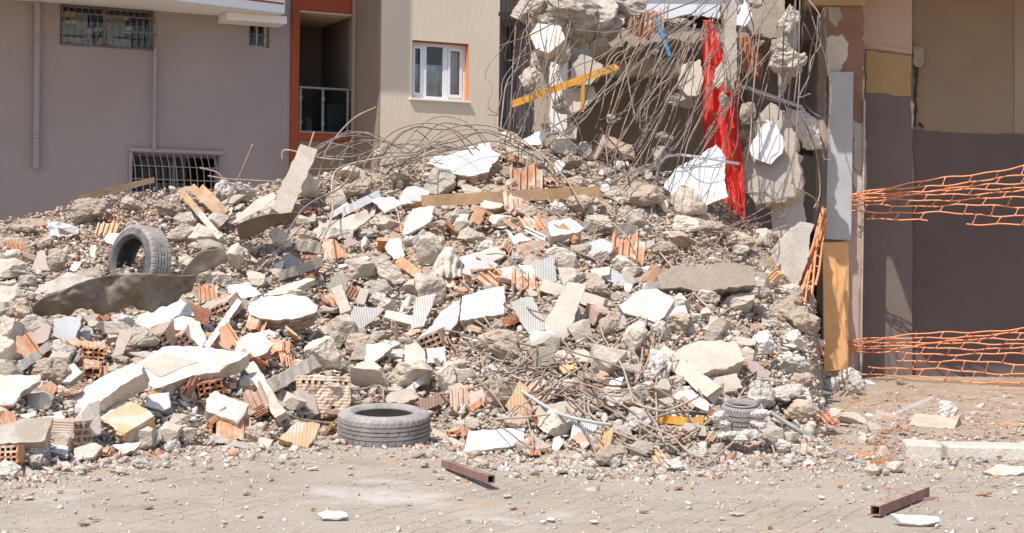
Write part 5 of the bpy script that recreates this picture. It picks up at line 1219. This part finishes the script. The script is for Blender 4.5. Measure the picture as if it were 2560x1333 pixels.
# ------------------------------------------------------------------ orange netting
def netting(xL, xR, yL, yR, dL, dR, cell, lab, r=.0082, pw=.8, wob=3, gaps=(), seed=1, conv=.15):
    rr = random.Random(seed); V, Fc = [], []; n = len(yL); xE = xR + 520; NX = int((xE - xL) / 12)
    def row(k, x):
        t = min(1.06, (x - xL) / (xR - xL)); s = t ** pw
        return yL[k] + (yR[k] - yL[k]) * s + wob * math.sin(x * .021 + k * 1.7) * min(1, t * 3) + wob * .5 * math.sin(x * .063 + k * 2.9)
    def pt(k, x):
        t = min(1.06, (x - xL) / (xR - xL)); d = dL + (dR - dL) * t + .03 * math.sin(x * .03 + k * 2.2) + .02 * k * (1 - t); return P(x, row(k, x), d)
    for k in range(n):
        run = []
        for i in range(NX + 1):
            x = xL + (xE - xL) * i / NX
            if any(g[0] == k and g[1] < x < g[2] for g in gaps):
                if len(run) > 1: tube(run, r * .9, 5, flat=.45, V=V, Fc=Fc, ref=Vector((0, -1, 0)))
                run = []; continue
            run.append(pt(k, x))
        if len(run) > 1: tube(run, r * .9, 5, flat=.45, V=V, Fc=Fc, ref=Vector((0, -1, 0)))
    for k in range(n - 1):
        x = xL + cell * (.55 + .3 * (k % 3)) + rr.uniform(0, 8)
        while x < xE:
            if abs(row(k, x) - row(k + 1, x)) > 4 and not any(g[0] in (k, k + 1) and g[1] < x < g[2] for g in gaps):
                a, b = pt(k, x + 4), pt(k + 1, x - 4 - 3 * (k % 2)); m_ = a.lerp(b, .5)
                tube([a, a.lerp(b, .18), m_, a.lerp(b, .82), b], [r * 2.0, r * .8, r * .5, r * .8, r * 2.0], 5, flat=.45, V=V, Fc=Fc, ref=Vector((0, -1, 0)))
            x += cell * (1 + rr.uniform(-.06, .06))
    return tag(mk('safety_net', V, Fc, net, smooth=True), lab, 'netting')
netting(2128, 2640, [486,489,492,495,499,504,512,528,545], [404,432,452,462,474,494,517,541,567], 16.55, 15.9, 64, 'orange safety netting stretched right from the whitish board, upper strip', gaps=((8, 2330, 2415), (8, 2128, 2160)), pw=.92, seed=2)
netting(2122, 2640, [852,857,862,867,873,880,893,912,930], [818,832,846,856,870,888,912,938,964], 16.6, 15.7, 62, 'orange safety netting stretched along the ground at right, lower strip', gaps=((6, 2122, 2240), (7, 2122, 2160)), pw=.75, seed=5, wob=3)
def bundle():
    V, Fc = [], []; rr = random.Random(8); rows = []
    for k in range(13):
        x0, y0 = 2062 + rr.uniform(-8, 4), 520 + rr.uniform(-4, 60); x1, y1 = 1948 + k * 3.0 + rr.uniform(-4, 4), 850 - abs(k - 4) * 4
        if k > 8: x1, y1 = 1985 + (k - 8) * 12, 800 - (k - 8) * 22
        q = []
        for i in range(9):
            t = i / 8; q.append(P(x0 + (x1 - x0) * t + 9 * math.sin(t * 3 + k) * t, y0 + (y1 - y0) * t, 16.3 - 2.2 * t - .06 * rr.random()))
        c = catmull(q, 3); rows.append(c); tube(c, rr.uniform(.008, .017), 5, flat=.5, V=V, Fc=Fc, ref=Vector((0, -1, 0)))
    for k in range(12):
        for i in range(1, 24, 3):
            if rr.random() < .75: a, b = rows[k][i], rows[k+1][min(24, i + rr.choice((0, 1, -1)))]; tube([a, a.lerp(b, .5), b], .007, 4, V=V, Fc=Fc)
    tag(mk('safety_net', V, Fc, net, smooth=True), 'rolled bundle of orange netting hanging down left of the boards', 'netting')
bundle()
# ------------------------------------------------------------------ scattered pieces, each an object of its own
def inside(x, y, m=4):
    for q in HAND:
        xs_ = [p[0] for p in q]; ys_ = [p[1] for p in q]
        if min(xs_) - m < x < max(xs_) + m and min(ys_) - m < y < max(ys_) + m: 
            c = False; n = len(q)
            for i in range(n):
                (xa, ya), (xb, yb) = q[i], q[i-1]
                if (ya > y) != (yb > y) and x < (xb - xa) * (y - ya) / (yb - ya) + xa: c = not c
            if c: return True
    return False
def spot(ymin_t=.02, front=.0):
    for _ in range(400):
        x = R.uniform(-15, 2300); a, b = tab(TOE, x), tab(CRE, x); t = R.uniform(.0, .98)
        if R.random() < front: t = R.uniform(0, .5)
        y = a - (a - b) * t
        if x > 2062 and R.random() > .5: continue
        if ((x < 500 and y < 640) or (1560 < x < 1960 and 540 < y < 690)) and R.random() < .72: continue
        if not inside(x, y): return x, y, t
    return x, y, t
def shard_mesh(seed, n):
    rr = random.Random(seed); ring = []
    for k in range(n):
        a = 2 * math.pi * k / n + rr.uniform(-.35, .35); r = rr.uniform(.34, .55); ring.append(Vector((r * math.cos(a), r * math.sin(a) * rr.uniform(.55, 1), 0)))
    ring = dens(ring, .12, .02, Vector((0, 0, 1)), seed)
    V, Fc, fm = prism(ring, Vector((0, 0, 1)), [(-.05, 0), (0, -.01), (.05, .02)], .02, seed); return V, Fc, fm
SH = {}
def shard(x, y, wpx, top, side, name, thick=1.0):
    key = (R.randrange(14), top.name, side.name)
    if key not in SH:
        V, Fc, fm = shard_mesh(key[0] * 3 + 1, 4 + key[0] % 4); me = bpy.data.meshes.new('shard'); me.from_pydata(V, [], Fc); me.materials.append(top); me.materials.append(side); me.polygons.foreach_set('material_index', fm); me.update(); SH[key] = me
    o = bpy.data.objects.new(name, SH[key]); COL.objects.link(o); D = S(x, y); s = wpx * D / F
    e = R.uniform(5, 70); az = R.gauss(0, 40)
    nrm = plane_n(e, az); o.rotation_euler = nrm.to_track_quat('Z', 'Y').to_euler(); o.rotation_euler.rotate_axis('Z', R.uniform(0, 6.28))
    o.location = P(x, y, D - .03) + Vector((0, 0, .25 * s * math.sin(math.radians(e)))); o.scale = (s, s * R.uniform(.6, 1), s * thick * R.uniform(.6, 1.4)); return o
def szl(m, s, lo, hi): return max(lo, min(hi, m * math.exp(R.gauss(0, s))))
G1 = 'broken lumps on the rubble heap'
for k in range(292):
    x, y, t = spot(); kind = R.choices('cbwd', (.30, .32, .22, .16))[0]
    if x < 460 and y < 640: kind = R.choices('cd', (.25, .75))[0]
    w_ = szl(38 if kind != 'w' else 30, .42, 16, 92) * (.6 if x > 2062 else 1); o = lump(kind, x, y, w_, w_ * R.uniform(.5, .85))
    auto(o, {'c': 'grey concrete lump', 'b': 'angular concrete block', 'w': 'whitish mortar lump', 'd': 'brown earth clod'}[kind] if w_ > 32 else {'c': 'small grey concrete lump', 'b': 'small angular concrete block', 'w': 'small whitish mortar lump', 'd': 'small brown earth clod'}[kind], NAMES[kind][1], x, y, G1)
for k in range(300):
    x, y, t = spot(); c = R.choices(range(7), (.26, .22, .18, .13, .05, .09, .07))[0]
    if x < 480 and y < 640 and R.random() < .6: continue
    top, side, nm, ds = ((whi, pale, 'plaster_shard', 'white plaster shard'), (pale, con, 'mortar_shard', 'pale mortar slice'), (con, con, 'concrete_shard', 'flat grey concrete shard'), (bei, pale, 'plaster_shard', 'beige plaster shard'), (gre, pale, 'plaster_shard', 'grey painted plaster shard'), (gro, pale, 'grooved_shard', 'grooved white shard'), (pnk, con, 'plaster_shard', 'pinkish plaster shard'))[c]
    w_ = szl(38, .48, 15, 110) * (.55 if x > 2062 else 1); auto(shard(x, y, w_, top, side, nm, R.uniform(.5, 1.5)), ds if w_ > 30 else 'small ' + ds, 'shard', x, y, 'flat shards on the rubble heap')
for k in range(84):
    x, y, t = spot(front=.3); c = R.choices('odyr', (.26, .40, .14, .2))[0]
    if x < 480 and y < 640 and R.random() < .6: continue
    kind = R.choices(('shard', 'flat', 'whole', 'tubes'), (.36, .38, .08, .18))[0]; w_ = szl(31, .42, 14, 72) * (.7 if x > 2062 else 1)
    o = brick(kind, c, x, y, w_, (R.uniform(-20, 70), R.uniform(-40, 40), R.uniform(-180, 180)))
    auto(o, {'o': 'orange', 'd': 'dusty pink', 'y': 'ochre', 'r': 'brown red'}[c] + (' hollow brick end' if kind == 'whole' else ' clay brick piece'), 'brick piece', x, y, 'broken clay bricks on the rubble heap')
# loose stones on the paving
for k in range(190):
    for _ in range(60):
        x, y = R.uniform(-10, 2560), R.uniform(1000, 1330); a = tab(TOE, x)
        if y > a + 4 and (R.random() < math.exp(-(y - a) / 90) + .16): break
    c = R.choices(range(5), (.34, .3, .14, .12, .1))[0]; w_ = szl(22, .35, 11, 46)
    if y < tab(TOE, x) + 4: continue
    if c == 0: o = lump('w', x, y, w_, w_ * .6); ds = 'small pale stone'
    elif c == 1: o = shard(x, y, w_, whi, pale, 'plaster_shard'); o.rotation_euler = (R.uniform(-.2, .2), R.uniform(-.2, .2), R.uniform(0, 6)); o.location.z = .012; ds = 'white plaster chip'
    elif c == 2: o = lump('c', x, y, w_, w_ * .6); ds = 'small grey stone'
    elif c == 3: o = shard(x, y, w_, ter, ter, 'clay_chip', .7); o.rotation_euler = (R.uniform(-.2, .2), R.uniform(-.2, .2), R.uniform(0, 6)); o.location.z = .01; ds = 'orange clay chip'
    else: o = shard(x, y, w_, bei, bei, 'mortar_chip'); o.rotation_euler = (R.uniform(-.2, .2), R.uniform(-.2, .2), R.uniform(0, 6)); o.location.z = .012; ds = 'beige mortar chip'
    auto(o, ds, 'chip', x, y, 'chips and stones on the paving', 'on the paving')
for k in range(95):
    x, y = R.uniform(1900, 2560), R.triangular(960, 1185, 1080)
    if inside(x, y, 2) or (2255 < x and 1095 < y < 1155): continue
    w_ = szl(30, .45, 12, 80); q = R.random()
    if q < .45: o = shard(x, y, w_, *R.choice(((trd, trd), (ter, trd), (red, red))), 'clay_chip', .8); ds = 'flat clay fragment'
    elif q < .75: o = shard(x, y, w_, *R.choice(((bei, con), (con, con), (pale, con))), 'mortar_chip', .9); ds = 'flat mortar fragment'
    elif q < .88: o = shard(x, y, w_ * .8, whi, pale, 'plaster_shard', .8); ds = 'flat white plaster fragment'
    else: o = lump('c', x, y, w_ * .9, w_ * .5); ds = 'low grey stone'
    if o.name.split('.')[0] != 'concrete_lump': o.rotation_euler = (R.gauss(0, .18), R.gauss(0, .18), R.uniform(0, 6)); o.location = G(x, y, .022)
    auto(o, ds, 'fragment', x, y, 'flat fragments strewn over the dirt at right', 'on the dirt')
finish_auto()
